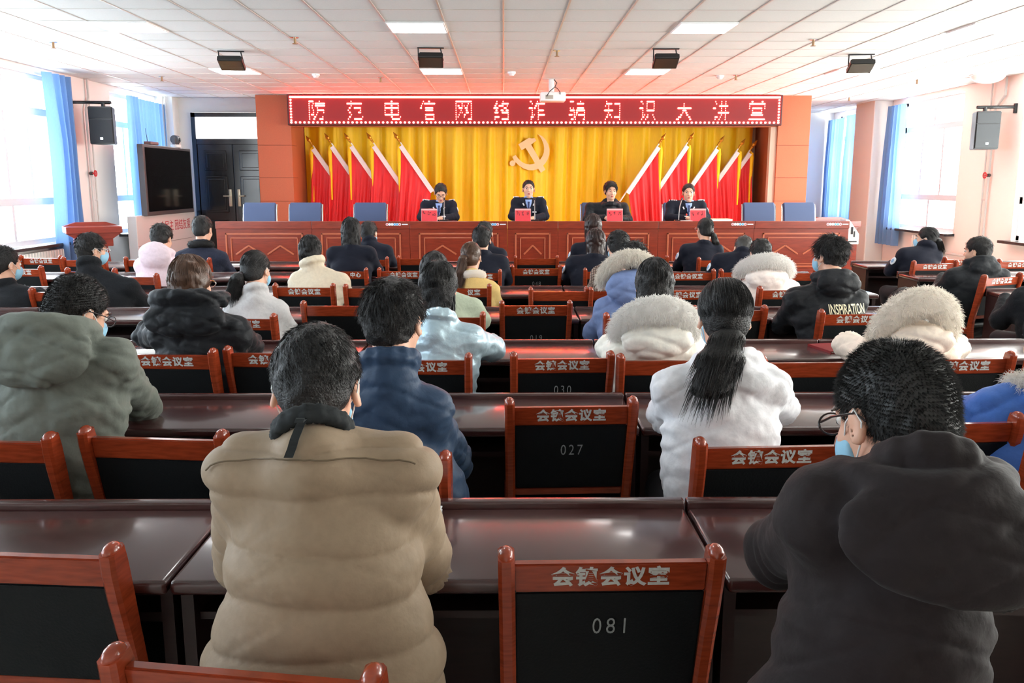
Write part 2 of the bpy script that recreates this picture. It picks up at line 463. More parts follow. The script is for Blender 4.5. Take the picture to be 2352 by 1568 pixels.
# ---- ceiling fittings
for x, y, lab in ((-4.2, 9.25, 'square ceiling light over the left seats'), (-1.2, 9.25, 'square ceiling light left of centre, nearer of its pair'),
                  (1.8, 9.25, 'square ceiling light right of centre, nearer of its pair'), (4.8, 9.25, 'square ceiling light washed out near the top right'),
                  (-4.2, 12.91, 'square ceiling light just beyond the leftmost black floodlight'), (-1.2, 12.91, 'square ceiling light left of the projector, before the red sign'),
                  (1.8, 12.91, 'square ceiling light right of the projector, before the red sign'), (4.8, 12.91, 'faint square ceiling light beyond the rightmost black floodlight'),
                  (-4.2, 4.3, 'added ceiling light out of view over the rear left desks'), (-1.2, 4.3, 'added ceiling light out of view over the rear centre left'),  # this last row is out of view, added to light the nearest desks
                  (1.8, 4.3, 'added ceiling light out of view over the rear centre right'), (4.8, 4.3, 'added ceiling light out of view over the rear right aisle')):
    r = empty('ceiling_light', (x+.3, y+.305, CEIL-.012), 0, lab, 'ceiling light', 'square ceiling light panels')
    q = MB(); q.box(-.285, .285, -.285, .285, -.004, .006); q.build('diffuser', M_lamp, r)
    q = MB()
    for a in ((-.298, -.285, -.298, .298), (.285, .298, -.298, .298), (-.285, .285, -.298, -.285), (-.285, .285, .285, .298)): q.box(a[0], a[1], a[2], a[3], -.008, .01)
    q.build('frame', M_white, r)
def floodlight(x, y, rz, lab):
    r = empty('stage_floodlight', (x, y, CEIL), rz, lab, 'floodlight', 'black floodlights under the ceiling')
    tilt = Matrix.Translation((0, 0, -.15)) @ Matrix.Rotation(math.radians(-22), 4, 'X')
    q = MB(); q.box(-.15, .15, -.13, .13, -.028, .028, .008, M=tilt); q.box(-.09, .09, -.06, .06, .028, .06, .006, M=tilt)
    for i in range(7): q.box(-.13, .13, -.11+i*.035, -.103+i*.035, .026, .045, M=tilt)
    q.build('housing', M_black, r)
    q = MB(); q.box(-.135, .135, -.115, .115, -.033, -.027, M=tilt); q.build('lens', mat('lens_dark', (60, 54, 44), .2), r)
    q = MB(); q.tube([(-.15, 0, -.15), (-.15, 0, -.02), (-.15, .0, 0)], .008); q.tube([(.15, 0, -.15), (.12, 0, -.02), (.12, 0, 0)], .008); q.box(-.16, .16, -.02, .02, -.012, 0)
    q.build('bracket', M_black, r)
floodlight(-3.38, 11.3, .1, 'black floodlight hanging farthest left under the ceiling')
floodlight(-.88, 11.0, .05, 'black floodlight hung left of the projector')
floodlight(1.98, 11.05, -.03, 'black floodlight hung right of the projector')
floodlight(4.55, 11.5, -.15, 'black floodlight hanging farthest right under the ceiling')
def projector():
    r = empty('ceiling_projector', (.78, 14.3, CEIL), 0, 'white ceiling projector with black cables hung before the red sign', 'projector')
    q = MB(); q.box(-.2, .2, -.15, .15, -.34, -.2, .02); q.build('body', M_white, r, smooth=True)
    q = MB(); q.cyl((0, .1, -.25), (0, .17, -.25), .04); q.build('lens', M_black, r, smooth=True)
    q = MB(); q.cyl((-.02, 0, -.2), (-.02, 0, 0), .045); q.build('mount_pole', M_white, r, smooth=True)
    q = MB(); q.box(-.12, 0, -.153, -.148, -.31, -.25); q.build('port_panel', mat('port_grey', (170, 165, 155), .5), r)
    q = MB(); q.tube([(.02, -.02, 0), (.06, -.08, -.06), (.03, -.1, -.12), (-.06, -.14, -.2), (-.1, -.16, -.27)], .007)
    q.tube([(.03, -.1, -.12), (.08, -.12, -.16), (.11, -.15, -.21), (.11, -.165, -.24)], .006); q.build('cable', M_black, r, smooth=True)
projector()
for i, (x, y, lab) in enumerate(((-5.22, 10.6, 'small sprinkler head above the large left window'), (-5.24, 13.91, 'small sprinkler head above the left speaker'), (-2.34, 10.24, 'small sprinkler head between the left and centre light panels'),
             (3.53, 10.34, 'small sprinkler head right of the centre light panels'), (6.53, 14.2, 'small sprinkler head above the right window'), (3.52, 13.66, 'small sprinkler head beside the round smoke detector right of the projector'),
             (.66, 11.2, 'small sprinkler head near the projector, on the ceiling bar'), (6.59, 17.1, 'small sprinkler head above the white pillar'), (-1.9, 14.0, 'small sprinkler head in the red glow left of the panel light'))):
    r = empty('sprinkler_head', (x, y, CEIL), 0, lab, 'sprinkler', 'ceiling sprinklers')
    q = MB(); q.cyl((0, 0, 0), (0, 0, -.008), .045); q.build('escutcheon', M_chrome, r)
    q = MB(); q.cyl((0, 0, 0), (0, 0, -.07), .014); q.cyl((0, 0, -.07), (0, 0, -.075), .03); q.build('nozzle', mat('brass', (150, 120, 90), .4, metal=.7), r)
for x, y, lab in ((-2.82, 13.62, 'round smoke detector left of the panel light in the red glow'), (.12, 13.33, 'round smoke detector just left of the projector'), (3.3, 13.75, 'round smoke detector right of the panel light near the sign')):
    r = empty('smoke_detector', (x, y, CEIL), 0, lab, 'smoke detector', 'ceiling smoke detectors')
    q = MB(); q.cyl((0, 0, 0), (0, 0, -.025), .06); q.build('base', M_white, r, smooth=True)
    q = MB(); q.cyl((0, 0, -.025), (0, 0, -.055), .05, .03); q.build('sensor_cap', M_white, r, smooth=True)
r = empty('dome_lamp', (7.3, 13.55, CEIL), 0, 'white dome lamp on the ceiling above the right speaker', 'lamp')
q = MB(); q.ball((0, 0, -.015), .24, (1, 1, .5), n=24); q.build('shade', mat('opal', (238, 238, 232), .3), r, smooth=True)
q = MB(); q.cyl((0, 0, -.02), (0, 0, 0), .255, n=24); q.build('base_ring', M_white, r, smooth=True)

# ---- LED sign
def led_sign():
    W, Hh = 9.14, .55; cx, cz, yf = .59, 2.942, 16.56
    r = empty('led_sign', (cx, yf, cz-Hh/2), 0, 'long red dot-matrix sign with scrolling Chinese lecture title over the stage', 'sign')
    q = MB(); q.box(-W/2, W/2, 0, .2, 0, Hh, .012); q.build('case', M_lcase, r)
    q = MB(); q.box(-W/2+.03, W/2-.03, -.006, .004, .03, Hh-.03); q.build('display_panel', M_ledbg, r)
    sub = led_bits('防范电信网络诈骗知识大讲堂')
    q = MB(); n = 13; x0 = -3.36-cx+0; px = [atx_led(v) - cx for v in (728, 815, 902, 981, 1065, 1152, 1233, 1325, 1406, 1487, 1572, 1656, 1739)]
    g = .0188
    for X, runs in zip(px, sub):
        for row, a, c in runs:
            z = .112 + (8-row)*.0395
            xa, xb = X-.15+a*g+.001, X-.15+(c+1)*g-.001
            h = .0128
            q.prism([(xa, z), (xa+h*.6, z+h), (xb-h*.6, z+h), (xb, z), (xb-h*.6, z-h), (xa+h*.6, z-h)], -.014, -.005)
    q.build('lettering', M_led, r)
    q = MB()
    q.box(-W/2+.05, W/2-.05, -.014, -.005, Hh-.062, Hh-.03)
    k = 113
    for i in range(k):
        x = -W/2+.07 + (W-.14)*i/(k-1); q.cyl((x, -.006, .052), (x, -.014, .052), .020, n=8)
    for i in range(8):
        z = .09 + i*.052
        for s in (-1, 1): q.cyl((s*(W/2-.07), -.006, z), (s*(W/2-.07), -.014, z), .018, n=8)
    q.build('border_dot', M_led, r)
def atx_led(px): return at(px, 253, 16.55).x
def led_bits(s):
    """each glyph sampled on a 16 x 8 grid -> runs of lit dots"""
    out = []
    for ch in s:
        me = text_mesh(ch, 1.0, 0, .0)
        V = np.array([v.co[:] for v in me.vertices]); me.calc_loop_triangles()
        T = np.array([t.vertices[:] for t in me.loop_triangles]); A, B, C_ = V[T[:, 0], :2], V[T[:, 1], :2], V[T[:, 2], :2]
        x0, x1 = V[:, 0].min(), V[:, 0].max(); z0, z1 = V[:, 1].min(), V[:, 1].max()
        runs = []
        for row in range(9):
            cnt = np.zeros(16, int)
            for sub in (.12, .31, .5, .69, .88):
                yy = z1 - (z1-z0)*(row+sub)/9
                for c in range(16):
                    n_ = 0
                    for so in (.25, .75):
                        p = np.array([x0 + (x1-x0)*(c+so)/16, yy])
                        d1 = np.cross(B-A, p-A); d2 = np.cross(C_-B, p-B); d3 = np.cross(A-C_, p-C_)
                        n_ += bool((((d1 >= 0) & (d2 >= 0) & (d3 >= 0)) | ((d1 <= 0) & (d2 <= 0) & (d3 <= 0))).any())
                    cnt[c] += n_ == 2
            hit = cnt >= 2
            c = 0
            while c < 16:
                if hit[c]:
                    a = c
                    while c+1 < 16 and hit[c+1]: c += 1
                    runs.append((row, a, c))
                c += 1
        out.append(runs); bpy.data.meshes.remove(me)
    return out
led_sign()

# ---- party emblem
def emblem():
    r = empty('hammer_and_sickle_emblem', (.53, 17.795, 1.83), 0, 'cream hammer and sickle emblem fixed on the golden curtain', 'emblem')
    S = .0087/12.06; cxp = 1140+960/12.06
    def W(x, y): return ((x-960)*S, (1380-y)*S)
    q = MB()
    ham = [(632, 620), (925, 445), (1010, 462), (1085, 452), (1130, 520), (985, 625), (1385, 1305), (1258, 1390), (835, 715), (725, 778)]
    q.prism([W(*p) for p in ham], -.03, .0); q.build('hammer', M_cream, r)
    out = [(1175, 345), (1290, 400), (1390, 500), (1460, 620), (1495, 760), (1490, 900), (1450, 1020), (1390, 1120), (1300, 1220), (1180, 1290), (1040, 1325), (900, 1315), (770, 1270), (660, 1200), (565, 1110), (540, 1120), (470, 960), (555, 905)]
    inn = [(640, 1015), (730, 1095), (830, 1145), (940, 1165), (1060, 1150), (1160, 1100), (1240, 1030), (1300, 940), (1340, 840), (1350, 720), (1330, 610), (1280, 490), (1220, 400)]
    q = MB(); pl = [W(*p) for p in out+inn]
    q.prism(pl, -.026, .004); q.build('sickle', M_cream, r)
    q = MB(); c = W(470, 1132); q.cyl((c[0], -.03, c[1]), (c[0], 0, c[1]), 78*S, n=20); c2 = W(520, 1080)
    q.build('handle_knob', M_cream, r)
emblem()

# ---- flags
def flag(i, tip, foot, side, y, lab):
    """side +1: the pole's tip leans to the left of its foot"""
    r = empty('flagpole', (foot.x, y, STG), 0, lab, 'flag', 'red flags fanned out behind the table')
    T = Vector((tip.x-foot.x, 0, tip.z-STG)); Fv = Vector((0, 0, .0)); d = (T-Fv).normalized(); L = (T-Fv).length
    q = MB(); q.cyl(Fv, T-d*.2, .014); q.build('pole', mat('pole_white', (236, 232, 226), .35), r, smooth=True)
    q = MB(); q.cyl((0, 0, 0), (0, 0, .05), .13, .1); q.build('base', M_chrome, r, smooth=True)
    Rm = Matrix.Translation(T-d*.22) @ d.to_track_quat('Z', 'Y').to_matrix().to_4x4()
    q = MB(); q.cyl((0, 0, 0), (0, 0, .05), .016, .02, M=Rm); q.ball((0, 0, .07), .026, M=Rm); q.cyl((0, 0, .08), (0, 0, .13), .012, .038, M=Rm); q.cyl((0, 0, .13), (0, 0, .24), .038, .002, M=Rm)
    q.build('finial', M_gold, r, smooth=True)
    # sleeve strip along the pole
    a0 = L-.28; a1 = L-1.32
    q = MB(); n_ = 2; W_ = .07
    nn = Vector((d.z, 0, -d.x))*(-side)
    p0, p1 = d*a0, d*a1
    poly = [(p0.x-nn.x*.01, p0.z-nn.z*.01), (p1.x-nn.x*.01, p1.z-nn.z*.01), (p1.x+nn.x*W_, p1.z+nn.z*W_), (p0.x+nn.x*W_, p0.z+nn.z*W_)]
    q.prism(poly, -.06, -.05); q.build('white_sleeve', M_flagw, r)
    # cloth
    nu, nv = 60, 24; U, Vv = np.meshgrid(np.linspace(0, 1, nu), np.linspace(0, 1, nv), indexing='ij')
    base = np.array([(d*(a0 + (a1-a0)*u))[:] for u in np.linspace(0, 1, nu)])
    top = base + np.array(nn[:])*.06
    xl = top[0, 0]; zb = .12
    X = top[:, 0][:, None]*(1-Vv) + (xl - side*.10 + (top[:, 0][:, None]-xl)*.92)*Vv
    Z = top[:, 2][:, None]*(1-Vv) + zb*Vv
    fold = np.sin(U*22 + 1.7*np.sin(U*5+i) + Vv*1.2)
    Yd = -.018 - (.012+.06*Vv)*(.5+.5*fold) - .03*Vv*np.sin(U*47+i)
    P = np.stack([X, Yd, Z], -1).reshape(-1, 3); a, c = np.meshgrid(np.arange(nu-1), np.arange(nv-1), indexing='ij'); k = (a*nv+c).ravel()
    mesh_np('flag_cloth', P, np.stack([k, k+1, k+nv+1, k+nv], 1), M_red, r)
    # yellow tassel falling straight from the tip
    q = MB(); t0 = d*(L-.26); x = t0.x - side*.055
    q.cyl((x, -.02, t0.z-.02), (x, -.02, t0.z-.14), .03, .045, n=10); q.cyl((x, -.02, t0.z-.14), (x+side*.01, -.02, t0.z-1.05), .042, .016, n=10)
    q.tube([t0, (x, -.02, t0.z+.0), (x, -.02, t0.z-.05)], .006); q.build('tassel', M_fringe, r, smooth=True)
side_names = ('outermost', 'second from the column', 'middle', 'second from the curtain centre', 'innermost')
for i, (x, z) in enumerate(((-3.86, 2.52), (-3.47, 2.56), (-3.07, 2.56), (-2.62, 2.56), (-2.09, 2.56))):
    y = 17.5-.12*i
    tip = Vector((x, 0, z)); foot = Vector((x+1.5, 0, STG))
    flag(i, tip, foot, 1, y, 'red flag on a leaning pole, %s on the stage\'s left fan' % side_names[i])
for i, (x, z) in enumerate(((4.98, 2.44), (4.71, 2.46), (4.27, 2.51), (3.66, 2.57), (3.09, 2.54))):
    y = 17.5-.12*i
    flag(i+7, Vector((x, 0, z)), Vector((x-1.45, 0, STG)), -1, y, 'red flag on a leaning pole, %s on the stage\'s right fan' % side_names[i])

# ---- wall speakers, pipes and valves
def speaker(x, y, z, rz, wx, lab):
    r = empty('wall_speaker', (x, y, z), rz, lab, 'speaker', 'black wall speakers')
    w, h, dp = .36, .56, .34
    q = MB(); q.prism([(-w/2, -dp/2), (w/2, -dp/2), (w/2*.62, dp/2), (-w/2*.62, dp/2)], 0, h, M=Matrix(((1, 0, 0, 0), (0, 0, 1, 0), (0, 1, 0, 0), (0, 0, 0, 1))), bev=.01)
    q.build('cabinet', M_black, r)
    q = MB(); q.box(-w/2+.015, w/2-.015, -dp/2-.012, -dp/2+.004, .02, .37, .004); q.box(-w/2+.015, w/2-.015, -dp/2-.012, -dp/2+.004, .385, h-.02, .004); q.build('grille', M_grille, r)
    q = MB(); q.box(-.02, .02, -dp/2-.016, -dp/2-.011, .07, .1); q.build('badge', M_chrome, r)
    q = MB(); q.cyl((0, 0, h), (0, 0, h+.07), .03); v = Matrix.Rotation(-rz, 3, 'Z') @ Vector((wx-x, -.05, 0))
    q.cyl((-.12*v.x/abs(v.x), 0, h+.07), (v.x, v.y, h+.07), .024); q.cyl((v.x*.97, v.y*.97, h-.02), (v.x*.97, v.y*.97, h+.12), .03)
    q.build('wall_bracket', M_black, r, smooth=True)
speaker(-6.12, 13.8, 2.2, .10, LXW, 'black speaker bracketed on the left wall between windows')
speaker(7.3, 13.55, 2.12, -.12, RXW, 'black speaker bracketed on the peach right wall')
def pipe(x, y, lab, zv, s, yb):
    r = empty('heating_pipe', (x, y, 0), 0, lab, 'pipe', 'wall heating pipes with valves')
    q = MB(); q.tube([(0, 0, .02), (0, 0, 2.75), (0, yb, 2.95), (0, yb, CEIL-.005)], .02); q.build('riser', M_steel, r, smooth=True)
    q = MB(); q.cyl((0, .13, .02), (0, .13, CEIL-.005), .013)
    for z in (.5, 1.35, 2.4): q.cyl((0, 0, z), (0, .13, z), .008)
    q.build('thin_pipe', M_steel, r, smooth=True)
    v = MB(); v.ball((0, 0, zv), .034); vo = v.build('valve_body', mat('valve_grey', (70, 66, 66), .5), r, smooth=True)
    w = MB(); w.cyl((0, 0, zv), (-s*.07, -.03, zv), .01); w.torus((-s*.08, -.03, zv), .045, .009, 'X'); w.cyl((-s*.08, -.07, zv), (-s*.08, .01, zv), .005); w.cyl((-s*.08, -.03, zv-.04), (-s*.08, -.03, zv+.04), .005)
    w.build('red_handwheel', M_redval, vo, smooth=True)
pipe(LXW+.05, 14.15, 'white wall pipe with a red valve wheel under the left speaker', 1.77, -1, .12)
pipe(RXW-.05, 14.0, 'grey wall pipe with a red valve wheel under the right speaker', 1.74, 1, -.25)
r = empty('wall_pipe', (RXW-.06, 13.0, .42), 0, 'horizontal grey heating pipe low along the peach right wall', 'pipe')
q = MB(); q.cyl((0, -3.5, 0), (0, 2.1, 0), .022)
q.build('pipe_run', M_steel, r, smooth=True)
q = MB()
for y in (-3, -1, 1): q.box(-.01, .06, y-.01, y+.01, -.02, .02)
q.build('clip', M_steel, r)
b = MB(); b.box(LXW+.12, LXW+.17, 17.02, 17.06, .02, CEIL); b.box(LXW+.2, LXW+.22, 17.03, 17.06, .02, CEIL)
tag(b.build('cable_trunking', M_steel), 'thin vertical trunking in the left corner beside the door wall', 'trunking')

# ---- interactive screen on its white board
def screen():
    r = empty('smart_board', (-5.98, 15.7, 0), 0, 'large black flat screen mounted above a white board at the left of the stage', 'screen')
    q = MB(); q.box(0, .1, -1.12, 1.08, 1.08, 2.25, .012); fr = q.build('bezel', mat('bezel_grey', (92, 92, 96), .35, metal=.3), r)
    q = MB(); q.box(.095, .106, -1.05, 1.02, 1.15, 2.2); q.build('screen', M_screen, fr)
    q = MB(); q.box(-.12, .03, -1.42, 1.3, .05, 1.09, .01); bo = q.build('white_board', M_board, r)
    q = MB(); q.box(.028, .034, -1.4, 1.28, .60, .606); q.build('seam', mat('seam_grey', (120, 120, 120), .6), bo)
    q = MB()
    for y in (-1.3, 1.18): q.box(-.1, .0, y-.04, y+.04, 0, .06)
    q.build('foot', M_black, r)
    M = Matrix.Translation((.031, .3, .86)) @ Matrix.Rotation(math.pi/2, 4, 'Z') @ STAND
    text_obj('lettering', '会民主 团结友爱', .2, M_ink, bo, M, .001)
screen()
r = empty('conference_camera', (-5.95, 16.25, 2.255), 0, 'small grey camera on top of the big screen', 'camera')
q = MB(); q.cyl((0, 0, 0), (0, 0, .05), .09); q.build('base', M_white, r, smooth=True)
q = MB(); q.cyl((0, -.07, .14), (0, .07, .14), .075); q.box(-.03, .03, -.1, -.075, .05, .17, .01); q.box(-.03, .03, .075, .1, .05, .17, .01); q.build('head', mat('camera_grey', (90, 96, 102), .4), r, smooth=True)
q = MB(); q.cyl((.05, 0, .14), (.085, 0, .14), .03); q.build('lens', M_black, r, smooth=True)
r = empty('router', (-5.95, 15.05, 2.255), 0, 'tangle of a small brown box with an antenna on top of the screen', 'device')
q = MB(); q.box(-.06, .06, -.1, .25, 0, .05, .01); q.build('box', mat('device_brown', (120, 92, 92), .5), r)
q = MB(); q.cyl((0, -.08, .05), (0, -.14, .26), .006, .003); q.build('antenna', M_black, r)

# ---- lecterns
def lectern(x, y, rz, lab, s=1):
    r = empty('lectern', (x, y, 0), rz, lab, 'lectern')
    q = MB(); q.box(-.36*s, .36*s, -.24*s, .24*s, .93, 1.02, .006); q.prism([(-.36*s, 1.02), (.36*s, 1.02), (.2*s, 1.07), (-.2*s, 1.07)], .1, .24*s); q.build('top', M_lectern, r)
    q = MB(); q.prism([(-.36*s, .93), (.36*s, .93), (.24*s, .85), (-.24*s, .85)], -.2*s, .2*s); q.box(-.24*s, .24*s, -.17*s, .17*s, .74, .86, .01); q.build('neck', M_lectern, r)
    q = MB(); q.prism([(-.17*s, .74), (.17*s, .74), (.25*s, .08), (-.25*s, .08)], -.14*s, .14*s); q.build('column', M_lectern, r)
    q = MB(); q.box(-.32*s, .32*s, -.22*s, .22*s, 0, .08, .01); q.build('base', M_lectern, r)
lectern(-5.84, 12.5, math.radians(32), 'red wooden lectern standing by the left wall curtain')
lectern(5.34, 14.2, math.radians(10), 'brown lectern top showing behind the right end of the stage table')
# ================================================================== furniture
# ---- audience desks
DESK_FAR = [2.25, 3.46, 4.69, 5.98, 7.22, 8.40, 9.55]
DESK_D, DESK_H, UNIT = .46, .76, 1.23
def make_desk():
    r = empty('conference_desk', (0, 0, 0))
    w = UNIT/2 - .003
    q = MB(); q.box(-w, w, -DESK_D, -.025, DESK_H-.035, DESK_H, .012, 3); q.build('desk_top', M_desk, r, smooth=True)
    q = MB(); q.box(-w, w, -.028, .012, DESK_H-.05, DESK_H+.018, .007, 3); q.build('raised_edge', M_desk, r, smooth=True)
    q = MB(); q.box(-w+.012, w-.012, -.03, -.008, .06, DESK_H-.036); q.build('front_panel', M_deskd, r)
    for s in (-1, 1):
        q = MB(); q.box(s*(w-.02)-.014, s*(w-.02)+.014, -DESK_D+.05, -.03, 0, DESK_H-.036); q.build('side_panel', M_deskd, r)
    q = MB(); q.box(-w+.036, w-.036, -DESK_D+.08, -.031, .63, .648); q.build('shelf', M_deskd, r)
    return r
ORD = ['first', 'second', 'third', 'fourth', 'fifth', 'sixth', 'seventh', 'eighth', 'ninth', 'tenth']
ROWN = ['row nearest the camera', 'second row from the camera', 'third row from the camera', 'middle row', 'third row from the stage', 'second row from the stage', 'front row']
proto = make_desk(); used = False
def desk(x, yfar, label, grp):
    global used
    o = proto if not used else copy_tree(proto)
    used = True
    o.location = (x, yfar, 0); tag(o, label, 'desk', grp)
for ri, yf in enumerate(DESK_FAR):
    lo = -.56*yf - 1.9 if ri < 6 else -6.1
    ks = [k for k in range(-6, 2) if .49 + UNIT*(k+.5) > max(lo, -6.2)]
    for j, k in enumerate(ks):
        xc = .49 + UNIT*(k+.5)
        n_right = 1-k
        desk(xc, yf, 'dark brown desk, %s, %s from the right aisle' % (ROWN[ri], ORD[n_right]), 'dark brown desks of the main block')
    if ri >= 3:
        for j, xc in enumerate((4.43, 5.66, 6.89)):
            desk(xc + (.10 if ri == 4 else 0), yf - (.2 if ri == 4 else 0), 'dark desk right of the aisle, %s, %s' % (ROWN[ri], ('by the aisle', 'in the middle', 'against the right wall')[j]), 'dark brown desks of the right block')

# ---- wooden audience chairs, backs towards the camera (local +y = towards the stage)
CT = .88
def chair_meshes():
    P = {}
    prof = [(-.012, CT-.0), (-.004, .84), (.012, .77), (.034, .68), (.058, .58), (.075, .50), (.082, .43), (.07, .32), (.045, .16), (.02, .0)]
    def post(s):
        q = MB()
        wd = [.056, .064, .062, .054, .05, .052, .058, .048, .04, .034]
        q.bar(prof, .034, .042, M=Matrix.Translation((s*.199, 0, 0)) @ Matrix.Rotation(s*math.radians(1.0), 4, 'Y'), widths=wd)
        q.ball((s*.2145, -.010, CT-.004), .0275, (.63, 1.04, .72))
        return q
    def rail(z0, z1, y0, y1, w0, w1, th):
        q = MB()
        t = bmesh.new(); vs = []
        for (z, y, w) in ((z0, y0, w0), (z1, y1, w1)):
            for yy in (y-th/2, y+th/2):
                for x in (-w, w): vs.append(t.verts.new((x, yy, z)))
        for f in ((0, 1, 5, 4), (2, 6, 7, 3), (0, 2, 3, 1), (4, 5, 7, 6), (0, 4, 6, 2), (1, 3, 7, 5)): t.faces.new([vs[i] for i in f])
        bmesh.ops.recalc_face_normals(t, faces=t.faces); bmesh.ops.bevel(t, geom=t.edges[:], offset=.004, segments=2, affect='EDGES')
        return q._add(t, None)
    P['post'] = [post(-1), post(1)]
    P['rail'] = rail(.792, .858, .008, -.002, .198, .200, .026)
    P['low'] = rail(.515, .545, .072, .068, .193, .194, .024)
    P['panel'] = rail(.546, .793, .062, .010, .19, .197, .03)
    return P
def make_chair():
    r = empty('wooden_chair', (0, 0, 0)); P = chair_meshes()
    for q in P['post']: q.build('back_post', M_wood, r, smooth=True)
    P['rail'].build('top_rail', M_wood, r, smooth=True)
    P['low'].build('lower_rail', M_wood, r, smooth=True)
    P['panel'].build('back_panel', M_leather, r, smooth=True)
    q = MB(); q.box(-.205, .205, .09, .45, .435, .475, .018, 3); q.build('seat', M_leather, r, smooth=True)
    q = MB()
    for s in (-1, 1): q.box(s*.2-.014, s*.2+.014, .07, .44, .385, .44, .006)
    q.box(-.2, .2, .41, .438, .385, .44, .006); q.build('seat_frame', M_wood, r, smooth=True)
    for s in (-1, 1):
        q = MB(); q.bar([(.425, .44), (.425, .25), (.428, .0)], .034, .036, M=Matrix.Translation((s*.2, 0, 0)), widths=[.042, .036, .03]); q.build('front_leg', M_wood, r, smooth=True)
    return r
RT = math.atan2(.010, .066)      # the top rail's lean
def rail_M(x): return Matrix.Translation((x, -.0112, .826)) @ Matrix.Rotation(RT, 4, 'X') @ STAND
me_letter = text_mesh('会镇会议室', .046, .0004, .0016, 1.14); me_letter.transform(Matrix.Translation((0, 0, 0)) @ rail_M(0) @ Matrix.Scale(1.0, 4)); me_letter.materials.clear(); me_letter.materials.append(M_paint); me_letter.name = 'lettering'
chair_p = make_chair(); chair_used = False
def chair_at(pxl, pxr, ytop, text=None, num=None, yaw=0, label='', Y=None):
    """pxl/pxr: outer edges of the two posts in the photo, ytop: post tips"""
    global chair_used
    if Y is None:
        th = math.atan((ytop-784)/FPX)+PITCH; Y = (CAMH-CT)/math.tan(th)
    x = at((pxl+pxr)/2, ytop, Y).x
    for N in DESK_FAR:
        N -= DESK_D
        g = .07 if 'empty' in label else .30
        if N-g < Y < N+.3: Y = N-g
    o = chair_p if not chair_used else copy_tree(chair_p); chair_used = True
    o.location = (x, Y, 0); o.rotation_euler = (0, 0, math.radians(yaw))
    tag(o, label, 'chair', 'wooden audience chairs')
    if text == 'full':
        t = bpy.data.objects.new('lettering', me_letter); link(t); t.parent = o
    elif text: text_obj('lettering', text[0], .046, M_paint, o, rail_M(text[1]), .0004, .0016, 1.14)
    if num:
        th = math.atan2(.052, .247)
        zn = {'019': .644, '081': .706, '048': .718, '030': .712}.get(num, .695); M = Matrix.Translation((.005, .018+(.672-zn)*.21, zn)) @ Matrix.Rotation(th, 4, 'X') @ STAND @ Matrix.Diagonal((.74, 1, 1, 1))
        text_obj('number', num, .058, M_paintd, o, M, .0004, -.0004, 1.35)
    CH.append(o); return o
CH = []
C = chair_at
D = ' in the '
# nearest row
C(-190, 322, 1222, None, None, -5, 'wooden chair cut by the left edge in the nearest row, plain rail, empty')
C(222, 896, 1512, None, None, -9, 'wooden chair under the man in the beige quilted jacket, only its top rail in view')
C(1142, 1663, 1265, 'full', '081', 1, 'empty wooden chair stencilled 081, nearest the camera')
C(1800, 2400, 1700, None, None, 0, 'wooden chair under the man in the dark hooded coat', Y=.98)
# second row
C(-215, 135, 993, None, None, -4, 'wooden chair under the man in the grey hooded jacket, right post in view')
C(190, 520, 988, None, None, -6, 'empty plain-railed wooden chair between the grey jacket and the beige jacket')
C(668, 1027, 1040, None, None, -3, 'wooden chair under the man in the navy quilted jacket, right post in view')
C(1160, 1463, 918, 'full', '027', 2, 'empty wooden chair stencilled 027 behind the one stencilled 081')
C(1598, 1945, 1010, 'full', None, 3, 'wooden chair behind the ponytailed woman in the long white coat')
C(1940, 2250, 910, None, None, 5, 'wooden chair whose leaning right post shows beside the dark-haired man at right')
C(2385, 2690, 960, None, None, 5, 'wooden chair under the woman in the bright blue coat at the right edge', Y=2.52)
# third row
C(268, 500, 802, 'full', None, -4, 'wooden chair with white stencil beside the sleeve of the grey jacket')
C(514, 748, 799, 'full', None, -3, 'wooden chair whose stencil is half hidden by the beige jacket man\'s hair')
C(845, 1083, 815, 'full', None, -1, 'wooden chair behind the silvery blue puffer jacket')
C(1172, 1410, 812, 'full', '030', 2, 'wooden chair stencilled 030')
C(1420, 1655, 817, None, None, 1, 'plain-railed wooden chair under the woman in the white coat with white fur hood')
C(1745, 1980, 822, None, None, 2, 'plain-railed wooden chair hidden in part by the dark-haired man at right')
C(2092, 2332, 815, 'full', None, 4, 'wooden chair with stencil between the dark-haired man and the blue coat')
C(2262, 2470, 767, None, None, 8, 'plain-railed wooden chair at the right edge beside the aisle')
# middle row
C(455, 635, 722, ('会议室', .062), None, -4, 'wooden chair behind the light grey coat with a low ponytail')
C(703, 870, 686, None, None, -2, 'empty plain-railed wooden chair left of the tousle-haired man in navy')
C(935, 1112, 720, None, None, 0, 'wooden chair under the woman in the pale green coat')
C(1147, 1312, 690, 'full', '019', 1, 'empty wooden chair with stencil and number half cut by the third desk row')
C(1388, 1568, 722, None, None, 1, 'wooden chair under the girl in the dusty blue coat with cream fur hood')
C(1578, 1752, 700, None, None, 3, 'wooden chair whose right post shows beside the ponytailed woman in white')
C(1876, 2056, 714, 'full', None, 4, 'wooden chair behind the lettered black puffer jacket')
C(2010, 2190, 702, None, None, 6, 'wooden chair whose right post rises beside the cream fur hood')
